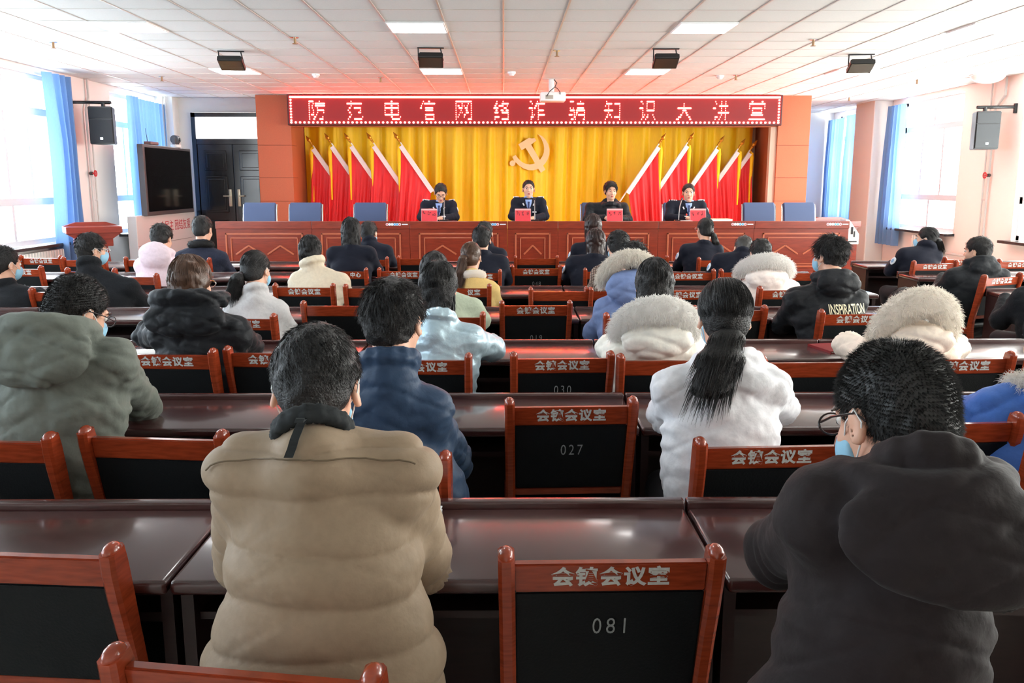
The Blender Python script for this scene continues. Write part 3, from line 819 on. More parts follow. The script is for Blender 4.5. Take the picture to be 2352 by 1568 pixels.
# fifth row
C(628, 770, 653, 'full', None, -2, 'wooden chair under the woman in the cream puffer jacket')
C(790, 932, 655, None, None, -1, 'plain wooden chair left of the tousled dark hair, a book beside it')
C(986, 1128, 655, ('议室', .1), None, 0, 'wooden chair under the woman in the yellow coat')
C(1216, 1360, 663, None, None, 1, 'empty plain wooden chair standing askew behind the one half numbered')
C(1350, 1480, 661, None, None, 1, 'wooden chair under the person in the plaid coat', Y=6.2)
C(1504, 1644, 661, 'full', None, 2, 'wooden chair glimpsed between the white fur hood and the black ponytail')
C(1738, 1884, 660, 'full', None, 4, 'wooden chair left of the lettered black puffer jacket')
C(68, 214, 663, 'full', None, -5, 'wooden chair glimpsed behind the grey jacket man\'s head')
C(240, 365, 629, None, None, -5, 'plain wooden chair by the elbow of the man in the black overcoat')
# second row from the stage
C(725, 846, 617, ('中心', .12), None, -2, 'wooden chair lettered differently, behind the long-haired woman in uniform')
C(867, 988, 617, 'full', None, -1, 'wooden chair with stencil right of the cream puffer jacket')
C(1030, 1152, 621, ('室', .13), None, 0, 'wooden chair under the uniformed man with black hair in the centre')
C(1174, 1287, 609, 'full', '048', 1, 'empty wooden chair stencilled 048')
C(1340, 1460, 618, None, None, 1, 'wooden chair whose left post shows beside the plaid coat')
C(1522, 1642, 621, 'full', None, 2, 'wooden chair with stencil left of the girl in the white coat, nearer the centre')
C(1652, 1772, 620, 'full', None, 2, 'wooden chair with stencil under the grey-haired man in uniform')
C(1762, 1872, 622, None, None, 3, 'plain red wooden chair between the white coat and the lettered jacket')
C(-2, 113, 609, 'full', '068', -5, 'empty wooden chair stencilled 068 at the left')
C(176, 291, 612, None, None, -5, 'plain wooden chair just right of the masked man in the black overcoat')
# front row
C(54, 150, 586, 'full', '071', -5, 'empty wooden chair by the left radiator, white stencil')
C(176, 273, 586, None, None, -5, 'wooden chair in front of the lectern')
C(306, 402, 588, None, None, -4, 'wooden chair just left of the pink hooded coat')
C(384, 482, 593, None, None, -4, 'wooden chair under the man with the black fur collar')
C(798, 896, 588, None, None, -1, 'wooden chair under the short-haired uniformed man at left')
C(915, 1013, 589, None, None, -1, 'empty plain wooden chair in the front row left of centre')
C(1066, 1164, 590, None, None, 0, 'wooden chair under the front-row uniformed man in the centre')
C(1182, 1282, 589, None, None, 0, 'empty plain wooden chair straight behind the one stencilled 048')
C(1316, 1414, 590, None, None, 1, 'wooden chair under the front-row woman with reddish hair')
C(1434, 1533, 589, None, None, 1, 'empty wooden chair beyond the dusty blue coat')
C(1602, 1705, 593, None, None, 2, 'wooden chair under the uniformed woman with a ponytail')
# right block
C(2094, 2200, 601, 'full', None, 5, 'wooden chair with stencil under the masked uniformed woman by the right window')
C(2164, 2266, 592, 'full', None, 5, 'wooden chair half hidden behind the man in black at right')
C(2290, 2392, 597, 'full', None, 5, 'wooden chair with stencil by the right wall pipe')
C(2234, 2366, 632, 'full', None, 24, 'wooden chair under the man in the hooded black coat, seat side visible by the aisle')
C(2326, 2460, 640, None, None, 7, 'wooden chair under the person cut off by the right edge', Y=5.55)

# ---- stage table: seven sections of one long rostrum
TF = 11.95; TH = 1.11
def table_section(x0, x1, label, mic):
    w = x1-x0; r = empty('stage_table', ((x0+x1)/2, TF, STG), 0, label, 'table', 'sections of the long stage table')
    h = TH-STG; a = w/2-.002
    q = MB(); q.box(-a, a, 0, .03, .0, h-.05); q.box(-a+.0, a, -.012, .02, 0, .09); q.build('front_panel', M_table, r)
    q = MB(); q.box(-a, a, -.03, .03, h-.10, h, .005); q.build('front_ledge', M_table, r)
    q = MB(); q.box(-a, a, .03, .62, h-.065, h-.03, .004); q.build('worktop', M_table, r)
    for s in (-1, 1):
        q = MB(); q.box(s*(a-.014)-.014, s*(a-.014)+.014, .03, .6, 0, h-.14); q.build('side_panel', M_table, r)
    q = MB(); m = .12 if w > 1 else .1
    def rect(x0, x1, z0, z1, t):
        q.box(x0, x1, -.012, .004, z1-t, z1, .003); q.box(x0, x1, -.012, .004, z0, z0+t, .003)
        q.box(x0, x0+t, -.012, .004, z0, z1, .003); q.box(x1-t, x1, -.012, .004, z0, z1, .003)
    rect(-a+m, a-m, .12, h-.16, .022)
    rect(-a+m+.07, a-m-.07, .16, h-.22, .014)
    q.build('panel_moulding', M_tablem, r)
    q = MB(); n = 2 if w > 1 else 1; ww = (2*a-2*m-.2)/n
    for i in range(n):
        xc = -a+m+.1+ww*(i+.5); zb, zt = .30, .42
        for s in (-1, 1):
            p = Vector((xc+s*ww*.42, -.004, zb)); e = Vector((xc, -.004, zt))
            d = (e-p); ang = math.atan2(d.z, d.x)
            q.box(-d.length/2, d.length/2, -.008, .008, -.011, .011, .003, M=Matrix.Translation((p+e)/2) @ Matrix.Rotation(-ang, 4, 'Y'))
    q.build('chevron_moulding', M_tablem, r)
    if mic:
        q = MB()
        for i in range(6): q.cyl((a-.30+i*.034, -.031, h-.042), (a-.30+i*.034, -.0325, h-.042), .019, n=12)
        q.box(a-.10, a-.02, -.0325, -.031, h-.048, h-.036); q.build('sticker_strip', mat('sticker_white', (226, 232, 240), .4), r)
        q = MB()
        for i in (3, 4): q.cyl((a-.30+i*.034, -.032, h-.042), (a-.30+i*.034, -.0335, h-.042), .014, n=12)
        q.build('sticker_dot', mat('sticker_blue', (90, 170, 226), .4), r)
        q = MB()
        for i in (0, 5): q.cyl((a-.30+i*.034, -.032, h-.042), (a-.30+i*.034, -.0335, h-.042), .012, n=12)
        q.build('sticker_dot', mat('sticker_red', (226, 110, 120), .4), r)
    return r
tx = [-3.91, -2.61, -1.28, .05, .74, 2.11, 3.42, 4.72]
tl = ['red-brown stage table section at the left end', 'red-brown stage table section with a sticker strip, second from the left end', 'red-brown stage table section before the bespectacled officer', 'narrow red-brown stage table section in the centre',
      'red-brown stage table section before the man in black', 'red-brown stage table section before the right officer, with a sticker strip', 'red-brown stage table section at the right end, with a sticker strip']
for i in range(7): table_section(tx[i], tx[i+1], tl[i], i in (1, 2, 5, 6))

# ---- blue office chairs on the stage (facing the hall, -y)
def make_office():
    r = empty('office_chair', (0, 0, STG))
    W = .25
    q = MB(); n = 14
    t = bmesh.new(); rows = []
    prof = [(-.20, .43), (-.18, .46), (.05, .45), (.13, .48), (.17, .56), (.2, .72), (.235, .90), (.262, .945), (.29, .935)]
    for th in (0, 1):
        pass
    q.bar(prof, W*2-.03, .05, widths=[.03, .05, .06, .06, .055, .055, .06, .06, .04])
    q.build('seat_shell', M_office, r, smooth=True)
    for s in (-1, 1):
        q = MB(); q.tube([(s*W, -.2, .40), (s*W, .06, .41), (s*W, .15, .46), (s*W, .2, .62), (s*W, .24, .88), (s*W, .27, .94)], .013); q.build('chrome_frame', M_chrome, r, smooth=True)
        q = MB(); q.box(s*(W+.03)-.022, s*(W+.03)+.022, -.2, .12, .60, .63, .008); q.tube([(s*(W+.03), -.18, .60), (s*(W+.03), -.16, .42)], .012); q.tube([(s*(W+.03), .1, .60), (s*(W+.005), .16, .50)], .012); q.build('armrest', M_wood, r, smooth=True)
    q = MB(); q.cyl((0, 0, .08), (0, 0, .43), .028)
    for k in range(5):
        a = 2*math.pi*k/5; q.tube([(0, 0, .1), (.27*math.cos(a), .27*math.sin(a), .07)], .018); q.ball((.27*math.cos(a), .27*math.sin(a), .03), .03)
    q.build('swivel_base', M_chrome, r, smooth=True)
    return r
op = make_office(); ou = False
def office(px, y, lab):
    global ou
    o = op if not ou else copy_tree(op); ou = True
    o.location = (at(px, 470, y).x, y-.24, STG); tag(o, lab, 'chair', 'blue office chairs on the stage')
    return o
for px, lab in ((597, 'empty blue office chair at the left end of the stage table'), (702, 'empty blue office chair, second from the left end of the stage'), (851, 'empty blue office chair left of the bespectacled officer'),
                (1010, 'blue office chair under the bespectacled officer'), (1214, 'blue office chair under the officer below the emblem'), (1372, 'blue office chair beside the man in the black puffer, partly hidden'),
                (1560, 'blue office chair behind the right officer'), (1743, 'empty blue office chair before the right flags'), (1835, 'empty blue office chair at the right end by the orange column')):
    office(px, 13.35, lab)

# ---- things on the stage table
WT = TH-.03
def name_card(px, lab, txt):
    p = at(px, 505, 12.1); r = empty('name_card', (p.x, 12.12, WT), 0, lab, 'name card', 'red name cards on the stage table')
    q = MB(); q.box(-.11, .11, -.03, -.02, 0, .19, M=Matrix.Rotation(-.16, 4, 'X')); q.box(-.11, .11, .02, .03, 0, .19, M=Matrix.Rotation(.16, 4, 'X')); q.box(-.11, .11, -.05, .05, -.001, .006); q.build('holder', mat('acrylic', (232, 190, 190), .15), r)
    q = MB(); q.box(-.105, .105, -.034, -.03, .008, .182, M=Matrix.Rotation(-.16, 4, 'X')); c = q.build('red_card', M_redcd, r)
    q = MB(); rr = random.Random(px)
    for k in range(3):
        for s in range(5):
            x = -.065+k*.065+rr.uniform(-.018, .018); z = .125+rr.uniform(-.026, .026); l = rr.uniform(.012, .026)
            if s % 2: q.box(x-l/2, x+l/2, -.0355, -.0345, z-.003, z+.003, M=Matrix.Rotation(-.16, 4, 'X'))
            else: q.box(x-.003, x+.003, -.0355, -.0345, z-l/2, z+l/2, M=Matrix.Rotation(-.16, 4, 'X'))
    q.build('lettering', M_inkb, c)
name_card(986, 'red name card before the bespectacled officer', '')
name_card(1201, 'red name card before the officer below the emblem', '')
name_card(1412, 'red name card before the man in the black puffer', '')
name_card(1603, 'red name card before the right officer', '')
def mic(px, y, lab, lean):
    p = at(px, 500, y); r = empty('gooseneck_microphone', (p.x, y, WT), 0, lab, 'microphone', 'gooseneck microphones')
    q = MB(); q.box(-.06, .06, -.05, .05, 0, .035, .008); q.build('base', M_black, r)
    q = MB(); q.tube([(0, 0, .03), (0, .0, .12), (lean*.3, .03, .22), (lean, .1, .3)], .007); q.build('gooseneck', mat('neck_grey', (150, 150, 150), .3, metal=.6), r, smooth=True)
    q = MB(); q.cyl((lean, .1, .3), (lean*1.35, .13, .33), .012); q.build('head', M_black, r, smooth=True)
mic(1020, 12.3, 'dark gooseneck microphone before the bespectacled officer', .0)
mic(1228, 12.3, 'dark gooseneck microphone before the officer below the emblem', .0)
mic(1559, 12.2, 'silver gooseneck microphone before the right officer', .05)
def flatbook(name, x, y, z, w, d, h, rz, m, lab, cat, pages=True):
    r = empty(name, (x, y, z), rz, lab, cat)
    q = MB(); q.box(-w/2, w/2, -d/2, d/2, 0, .003); q.box(-w/2, w/2, -d/2, d/2, h-.003, h); q.box(-w/2-.002, -w/2+.003, -d/2, d/2, 0, h); q.build('cover', m, r)
    q = MB(); q.box(-w/2+.004, w/2-.004, -d/2+.004, d/2-.004, .003, h-.003); q.build('pages', M_paper, r)
    return r
p = at(1655, 508, 12.15); flatbook('paper_stack', p.x, 12.2, WT, .3, .21, .05, .1, mat('paper_cream', (226, 208, 176), .7), 'stack of cream papers right of the right officer', 'papers')
p = at(1420, 508, 12.05); flatbook('open_folder', p.x, 12.05, WT, .32, .2, .02, 0, M_white, 'white folder beneath the third red name card', 'folder')
p = at(1575, 508, 12.15); flatbook('paper_sheet', p.x, 12.1, WT, .12, .16, .03, .2, M_white, 'white papers by the right officer\'s microphone', 'papers')
p = at(1027, 505, 12.15); flatbook('notebook', p.x+.02, 12.35, WT, .2, .15, .02, 0, M_black, 'black notebook under the bespectacled officer\'s hands', 'notebook')
r = empty('white_carton', (4.83, 12.25, STG), 0, 'white printed carton at the right end of the stage table', 'carton')
q = MB(); q.prism([(-.08, .42), (.12, .42), (.12, .56), (-.03, .76), (-.08, .76)], -.1, .1, bev=.004); q.build('box', M_board, r)
q = MB(); q.box(-.0, .03, -.104, -.1, .56, .66); q.box(.04, .06, -.104, -.1, .52, .60); q.box(-.05, .09, -.104, -.1, .45, .465); q.build('printing', M_inkb, r)
q = MB(); q.box(-.07, .1, -.09, .09, 0, .42); q.build('pedestal', M_table, r)

# ---- papers and books on the audience desks
T = DESK_H
flatbook('notebook', -.25, 2.12, T, .15, .2, .012, -.1, M_white, 'white notebook peeking out right of the beige jacket\'s sleeve', 'notebook')
p = at(1915, 790, 4.45); flatbook('red_notebook', p.x+.08, 4.5, T, .3, .22, .012, .2, mat('red_cover', (130, 18, 24), .4), 'dark red notebook beside the cream fur-hooded coat', 'notebook')
p = at(2070, 600, 9.3); flatbook('paper_sheet', p.x+.12, 9.33, T, .32, .24, .004, .2, M_paper, 'white sheet on the desk of the masked uniformed woman', 'paper')
p = at(537, 610, 9.2); flatbook('paper_sheet', p.x, 9.3, T, .24, .2, .006, .1, M_paper, 'white paper right of the man with the black fur collar', 'paper')
p = at(832, 655, 7.0); flatbook('open_book', p.x, 6.95, T, .2, .26, .015, -.6, mat('teal_cover', (40, 110, 96), .5), 'open white book right of the cream puffer jacket', 'book')
p = at(310, 803, 4.4); flatbook('paper_sheet', p.x, 4.4, T, .24, .2, .004, .3, M_paper, 'white paper beneath the black hooded puffer\'s elbow', 'paper')
p = at(1000, 660, 7.0); flatbook('paper_sheet', p.x, 8.1, T, .24, .2, .006, .1, M_paper, 'white paper before the long-haired uniformed woman', 'paper')
# ================================================================== soft bodies: signed distance fields -> one continuous mesh
A_ = lambda v: np.array(v[:] if hasattr(v, 'to_tuple') else v, float)
def vnoise(P, s, seed=0):
    q = P*s + seed*17.13; i = np.floor(q).astype(np.int64); f = q-i; f = f*f*(3-2*f)
    def h(a, b, c):
        n = (a*73856093) ^ (b*19349663) ^ (c*83492791); n = (n ^ (n >> 13))*1274126177; return ((n ^ (n >> 16)) & 65535)/32767.5-1
    x, y, z = i.T; u, v, w = f.T
    L = lambda a, b, t: a+(b-a)*t
    return L(L(L(h(x, y, z), h(x+1, y, z), u), L(h(x, y+1, z), h(x+1, y+1, z), u), v), L(L(h(x, y, z+1), h(x+1, y, z+1), u), L(h(x, y+1, z+1), h(x+1, y+1, z+1), u), v), w)
def nrm(v): v = np.asarray(v, float); return v/(np.linalg.norm(v)+1e-12)
class Field:
    def __init__(s): s.p = []
    def _add(s, op, fn, lo, hi, k): s.p.append((op, fn, np.asarray(lo, float), np.asarray(hi, float), k)); return s
    def cap(s, a, b, ra, rb=None, k=.02, op='u'):
        a, b = A_(a), A_(b); rb = ra if rb is None else rb; ab = b-a; L2 = max(ab@ab, 1e-9)
        def fn(X, Y, Z):
            px, py, pz = X-a[0], Y-a[1], Z-a[2]
            t = np.clip((px*ab[0]+py*ab[1]+pz*ab[2])/L2, 0, 1)
            return np.sqrt((px-t*ab[0])**2+(py-t*ab[1])**2+(pz-t*ab[2])**2) - (ra+(rb-ra)*t)
        r = max(ra, rb); return s._add(op, fn, np.minimum(a, b)-r, np.maximum(a, b)+r, k)
    def ell(s, c, r, R=None, k=.02, op='u'):
        c = A_(c); r = np.asarray(r, float); R = np.eye(3) if R is None else R
        def fn(X, Y, Z):
            dx, dy, dz = X-c[0], Y-c[1], Z-c[2]
            q = [dx*R[0, i]+dy*R[1, i]+dz*R[2, i] for i in range(3)]
            k0 = np.sqrt((q[0]/r[0])**2+(q[1]/r[1])**2+(q[2]/r[2])**2)
            k1 = np.sqrt((q[0]/r[0]**2)**2+(q[1]/r[1]**2)**2+(q[2]/r[2]**2)**2)
            return k0*(k0-1)/np.maximum(k1, 1e-6)
        e = np.sqrt(((R*r)**2).sum(1)); return s._add(op, fn, c-e, c+e, k)
    def ecap(s, a, b, ra, rb, side=(1, 0, 0), k=.03, op='u'):
        a, b = A_(a), A_(b); ab = b-a; L2 = ab@ab; sd = nrm(side)
        ra, rb = np.asarray(ra, float), np.asarray(rb, float)
        def fn(X, Y, Z):
            px, py, pz = X-a[0], Y-a[1], Z-a[2]
            t = np.clip((px*ab[0]+py*ab[1]+pz*ab[2])/L2, 0, 1)
            ex, ey, ez = px-t*ab[0], py-t*ab[1], pz-t*ab[2]
            es = ex*sd[0]+ey*sd[1]+ez*sd[2]; ep = np.sqrt(np.maximum(ex*ex+ey*ey+ez*ez-es*es, 0))
            rx = ra[0]+(rb[0]-ra[0])*t; ry = ra[1]+(rb[1]-ra[1])*t
            k0 = np.sqrt((es/rx)**2+(ep/ry)**2); k1 = np.sqrt((es/rx**2)**2+(ep/ry**2)**2)
            return k0*(k0-1)/np.maximum(k1, 1e-3)
        r = max(ra.max(), rb.max()); return s._add(op, fn, np.minimum(a, b)-r, np.maximum(a, b)+r, k)
    def box(s, c, h, R=None, k=.01, op='s'):
        c = A_(c); h = np.asarray(h, float); R = np.eye(3) if R is None else R
        def fn(X, Y, Z):
            dx, dy, dz = X-c[0], Y-c[1], Z-c[2]
            q = [np.abs(dx*R[0, i]+dy*R[1, i]+dz*R[2, i])-h[i] for i in range(3)]
            return np.sqrt(sum(np.maximum(v, 0)**2 for v in q)) + np.minimum(np.maximum(np.maximum(q[0], q[1]), q[2]), 0)
        e = np.abs(R)@h; return s._add(op, fn, c-e, c+e, k)
    def mesh(s, h):
        lo = np.min([p[2] for p in s.p if p[0] == 'u'], 0)-.03; hi = np.max([p[3] for p in s.p if p[0] == 'u'], 0)+.03
        n = np.ceil((hi-lo)/h).astype(int)+1
        ax = [(lo[i]+h*np.arange(n[i])).astype(np.float32) for i in range(3)]
        D = np.full(n, .5, np.float32)
        for op, fn, a, b, k in s.p:
            m = .02+k+2*h
            i0 = np.maximum(0, np.floor((a-m-lo)/h).astype(int)); i1 = np.minimum(n, np.ceil((b+m-lo)/h).astype(int)+1)
            if (i1 <= i0).any(): continue
            sl = tuple(slice(i0[i], i1[i]) for i in range(3))
            d = fn(ax[0][sl[0]][:, None, None], ax[1][sl[1]][None, :, None], ax[2][sl[2]][None, None, :]).astype(np.float32)
            o = D[sl]
            if op == 'u':
                t = np.maximum(k-np.abs(o-d), 0)/k; D[sl] = np.minimum(o, d)-t*t*k*.25
            else:
                d = -d; t = np.maximum(k-np.abs(o-d), 0)/k; D[sl] = np.maximum(o, d)+t*t*k*.25
        return surf_nets(D, lo, h)
def surf_nets(D, o, h):
    S = D < 0
    c = np.zeros(np.array(D.shape)-1, np.int8)
    cr = [(i, j, k) for i in (0, 1) for j in (0, 1) for k in (0, 1)]
    N = c.shape
    for i, j, k in cr: c += S[i:i+N[0], j:j+N[1], k:k+N[2]]
    mix = (c > 0) & (c < 8); idx = np.full(N, -1, np.int64); cells = np.argwhere(mix); idx[mix] = np.arange(len(cells))
    acc = np.zeros((len(cells), 3)); cnt = np.zeros(len(cells))
    for a in cr:
        for axis in range(3):
            if a[axis]: continue
            b = list(a); b[axis] = 1
            pa = cells+np.array(a); pb = cells+np.array(b)
            d0 = D[pa[:, 0], pa[:, 1], pa[:, 2]].astype(float); d1 = D[pb[:, 0], pb[:, 1], pb[:, 2]].astype(float)
            m = (d0 < 0) != (d1 < 0); t = d0[m]/(d0[m]-d1[m])
            p = np.tile(np.array(a, float), (m.sum(), 1)); p[:, axis] = t
            acc[m] += p; cnt[m] += 1
    V = o + h*(cells + acc/np.maximum(cnt, 1)[:, None])
    Q = []
    for axis in range(3):
        u, v = (axis+1) % 3, (axis+2) % 3
        sa = [slice(None)]*3; sb = [slice(None)]*3
        sa[axis] = slice(0, -1); sb[axis] = slice(1, None)
        A, B = S[tuple(sa)], S[tuple(sb)]
        e = np.argwhere(A != B); e = e[(e[:, u] > 0) & (e[:, v] > 0) & (e[:, u] < D.shape[u]-1) & (e[:, v] < D.shape[v]-1)]
        if not len(e): continue
        def cell(du, dv):
            q = e.copy(); q[:, u] += du; q[:, v] += dv; return idx[q[:, 0], q[:, 1], q[:, 2]]
        quad = np.stack([cell(-1, -1), cell(0, -1), cell(0, 0), cell(-1, 0)], 1)
        fl = ~A[e[:, 0], e[:, 1], e[:, 2]]; quad[fl] = quad[fl][:, ::-1]
        Q.append(quad)
    Q = np.concatenate(Q) if Q else np.zeros((0, 4), int)
    Q = Q[(Q >= 0).all(1)]
    return V, Q
def vnormals(V, F):
    fn = np.cross(V[F[:, 2]]-V[F[:, 0]], V[F[:, 3]]-V[F[:, 1]]); N = np.zeros_like(V)
    for i in range(4): np.add.at(N, F[:, i], fn)
    return N/(np.linalg.norm(N, axis=1, keepdims=True)+1e-12)
def relax(V, F, it=1, w=.5):
    for _ in range(it):
        acc = np.zeros_like(V); cnt = np.zeros(len(V))
        for i in range(4):
            np.add.at(acc, F[:, i], V[F[:, (i+1) % 4]]); np.add.at(acc, F[:, (i+1) % 4], V[F[:, i]])
            np.add.at(cnt, F[:, i], 1); np.add.at(cnt, F[:, (i+1) % 4], 1)
        V = V*(1-w) + w*acc/np.maximum(cnt, 1)[:, None]
    return V
def strands(P, Dr, L, w, grav=None, seg=3, bend=None):
    """three-sided tapering hairs from roots P along Dr; returns verts and quads"""
    n = len(P); ref = np.where(np.abs(Dr[:, 2:3]) < .9, np.array([[0, 0, 1.]]), np.array([[1., 0, 0]]))
    u = np.cross(Dr, ref); u /= np.linalg.norm(u, axis=1, keepdims=True)+1e-9; v = np.cross(Dr, u)
    G = np.zeros(3) if grav is None else np.asarray(grav, float)
    B = 0 if bend is None else bend
    rings = []
    for i in range(seg+1):
        s = i/seg
        c = P + Dr*(L*s)[:, None] + (G+B)*(L*s*s)[:, None]
        r = (w*(1-.82*s))[:, None]
        rings.append(np.stack([c + r*(u*math.cos(a)+v*math.sin(a)) for a in (0, 2.094, 4.189)], 1))
    V = np.stack(rings, 1)                                            # n, seg+1, 3, 3
    base = np.arange(n)[:, None]*((seg+1)*3); Q = []
    for i in range(seg):
        for k in range(3):
            a = i*3+k; b = i*3+(k+1) % 3; Q.append(np.concatenate([base+a, base+b, base+b+3, base+a+3], 1))
    return V.reshape(-1, 3), np.concatenate(Q)
def poly_strands(C, w):
    """C (n, seg+1, 3) polylines -> tapering three-sided hairs"""
    n, m, _ = C.shape; T = np.gradient(C, axis=1); T /= np.linalg.norm(T, axis=2, keepdims=True)+1e-9
    ref = np.where(np.abs(T[:, :1, 2:3]) < .9, np.array([[[0, 0, 1.]]]), np.array([[[1., 0, 0]]]))
    u = np.cross(T, np.broadcast_to(ref, T.shape)); u /= np.linalg.norm(u, axis=2, keepdims=True)+1e-9; v = np.cross(T, u)
    r = (w[:, None]*(1-.8*(np.arange(m)/(m-1))**1.6)[None])[..., None]
    V = np.stack([C + r*(u*math.cos(a)+v*math.sin(a)) for a in (0, 2.094, 4.189)], 2)
    base = np.arange(n)[:, None]*(m*3); Q = []
    for i in range(m-1):
        for k in range(3):
            a = i*3+k; b = i*3+(k+1) % 3; Q.append(np.concatenate([base+a, base+b, base+b+3, base+a+3], 1))
    return V.reshape(-1, 3), np.concatenate(Q)
def flow_hair(P, hc, RH, hs, t, L, w, tie=None, seg=7):
    c0 = np.array([0, -.016, .034])*hs; r = np.array([.076+t, .096+t, .086+t])*hs
    p = (P-hc)@RH; dn = RH.T@np.array([0, 0, -1.]); K = np.array([0, -.03, .12])*hs
    k0 = np.maximum(np.linalg.norm((p-c0)/r, axis=1), .97)*(1+rng.uniform(-.004, .012, len(p)))
    jit = rng.normal(0, .09, (len(p), 3)); out = [p]
    for i in range(seg):
        n = (p-c0)/r**2; n /= np.linalg.norm(n, axis=1, keepdims=True)+1e-9
        hi = p[:, 2] > -.03*hs
        if tie is None:
            rd = p-K; d = dn[None]*.9 + 8*rd*hi[:, None]; d = np.where(hi[:, None], d-n*(d*n).sum(1, keepdims=True), dn[None]+0*d)
        else:
            d = tie-p; d = d-n*(d*n).sum(1, keepdims=True)
        d = d/(np.linalg.norm(d, axis=1, keepdims=True)+1e-9)+jit*(i/seg)
        p = p+d*(L/seg)[:, None]
        q = (p-c0)/r; k = np.linalg.norm(q, axis=1); m = (p[:, 2] > -.03*hs) if tie is None else np.ones(len(p), bool)
        p = np.where(m[:, None], c0+q/k[:, None]*k0[:, None]*r, p)
        out.append(p)
    C = np.stack(out, 1)@RH.T+hc
    return poly_strands(C, w)
def rotm(yaw, pitch, roll):
    """yaw: + turns left, pitch: + looks down, roll: + tilts to the right"""
    return np.array(Matrix.Rotation(math.radians(yaw), 3, 'Z') @ Matrix.Rotation(math.radians(-pitch), 3, 'X') @ Matrix.Rotation(math.radians(roll), 3, 'Y'))

M_skin  = mat('skin', (224, 172, 146), .5, sss=.12, vary=.05, vscale=25)
M_skin2 = mat('skin_tan', (206, 150, 122), .5, sss=.12, vary=.05, vscale=25)
M_lips  = mat('lips', (182, 98, 90), .45)
M_eyew  = mat('eye_white', (230, 226, 220), .2)
M_iris  = mat('iris_dark', (28, 18, 14), .15)
M_hair  = mat('hair_black', (19, 17, 17), .48, spec=.45, bump=.5, bscale=240)
M_hairb = mat('hair_brown', (80, 54, 38), .42, spec=.5)
M_hairr = mat('hair_reddish', (46, 26, 22), .42, spec=.5)
M_hairg = mat('hair_greying', (62, 60, 58), .5, spec=.5)
M_trou  = mat('trouser_dark', (26, 27, 32), .8)
M_shoe  = mat('shoe_black', (16, 16, 16), .35)
M_mask  = mat('mask_blue', (150, 200, 226), .7)
M_string= mat('mask_string', (240, 240, 240), .6)
M_rimd  = mat('glasses_dark', (40, 30, 30), .3)
M_shirt = mat('shirt_blue', (150, 176, 226), .7)
M_pips  = mat('silver_pip', (226, 226, 230), .35, metal=.3)
M_navy  = mat('uniform_navy', (24, 27, 40), .75, spec=.18, sheen=.03, bump=.1, bscale=220)
def cloth(name, rgb, rough=.65, metal=0, sheen=.05, bump=.35, bs=26, stretch=None):
    return mat(name, rgb, rough, metal=metal, spec=.5 if metal else .18, sheen=sheen, bump=bump, bscale=bs, stretch=stretch, vary=.05, vscale=60)

def joinVF(parts):
    Vs, Fs, o = [], [], 0
    for V, F in parts: Vs.append(V); Fs.append(F+o); o += len(V)
    return np.concatenate(Vs), np.concatenate(Fs)

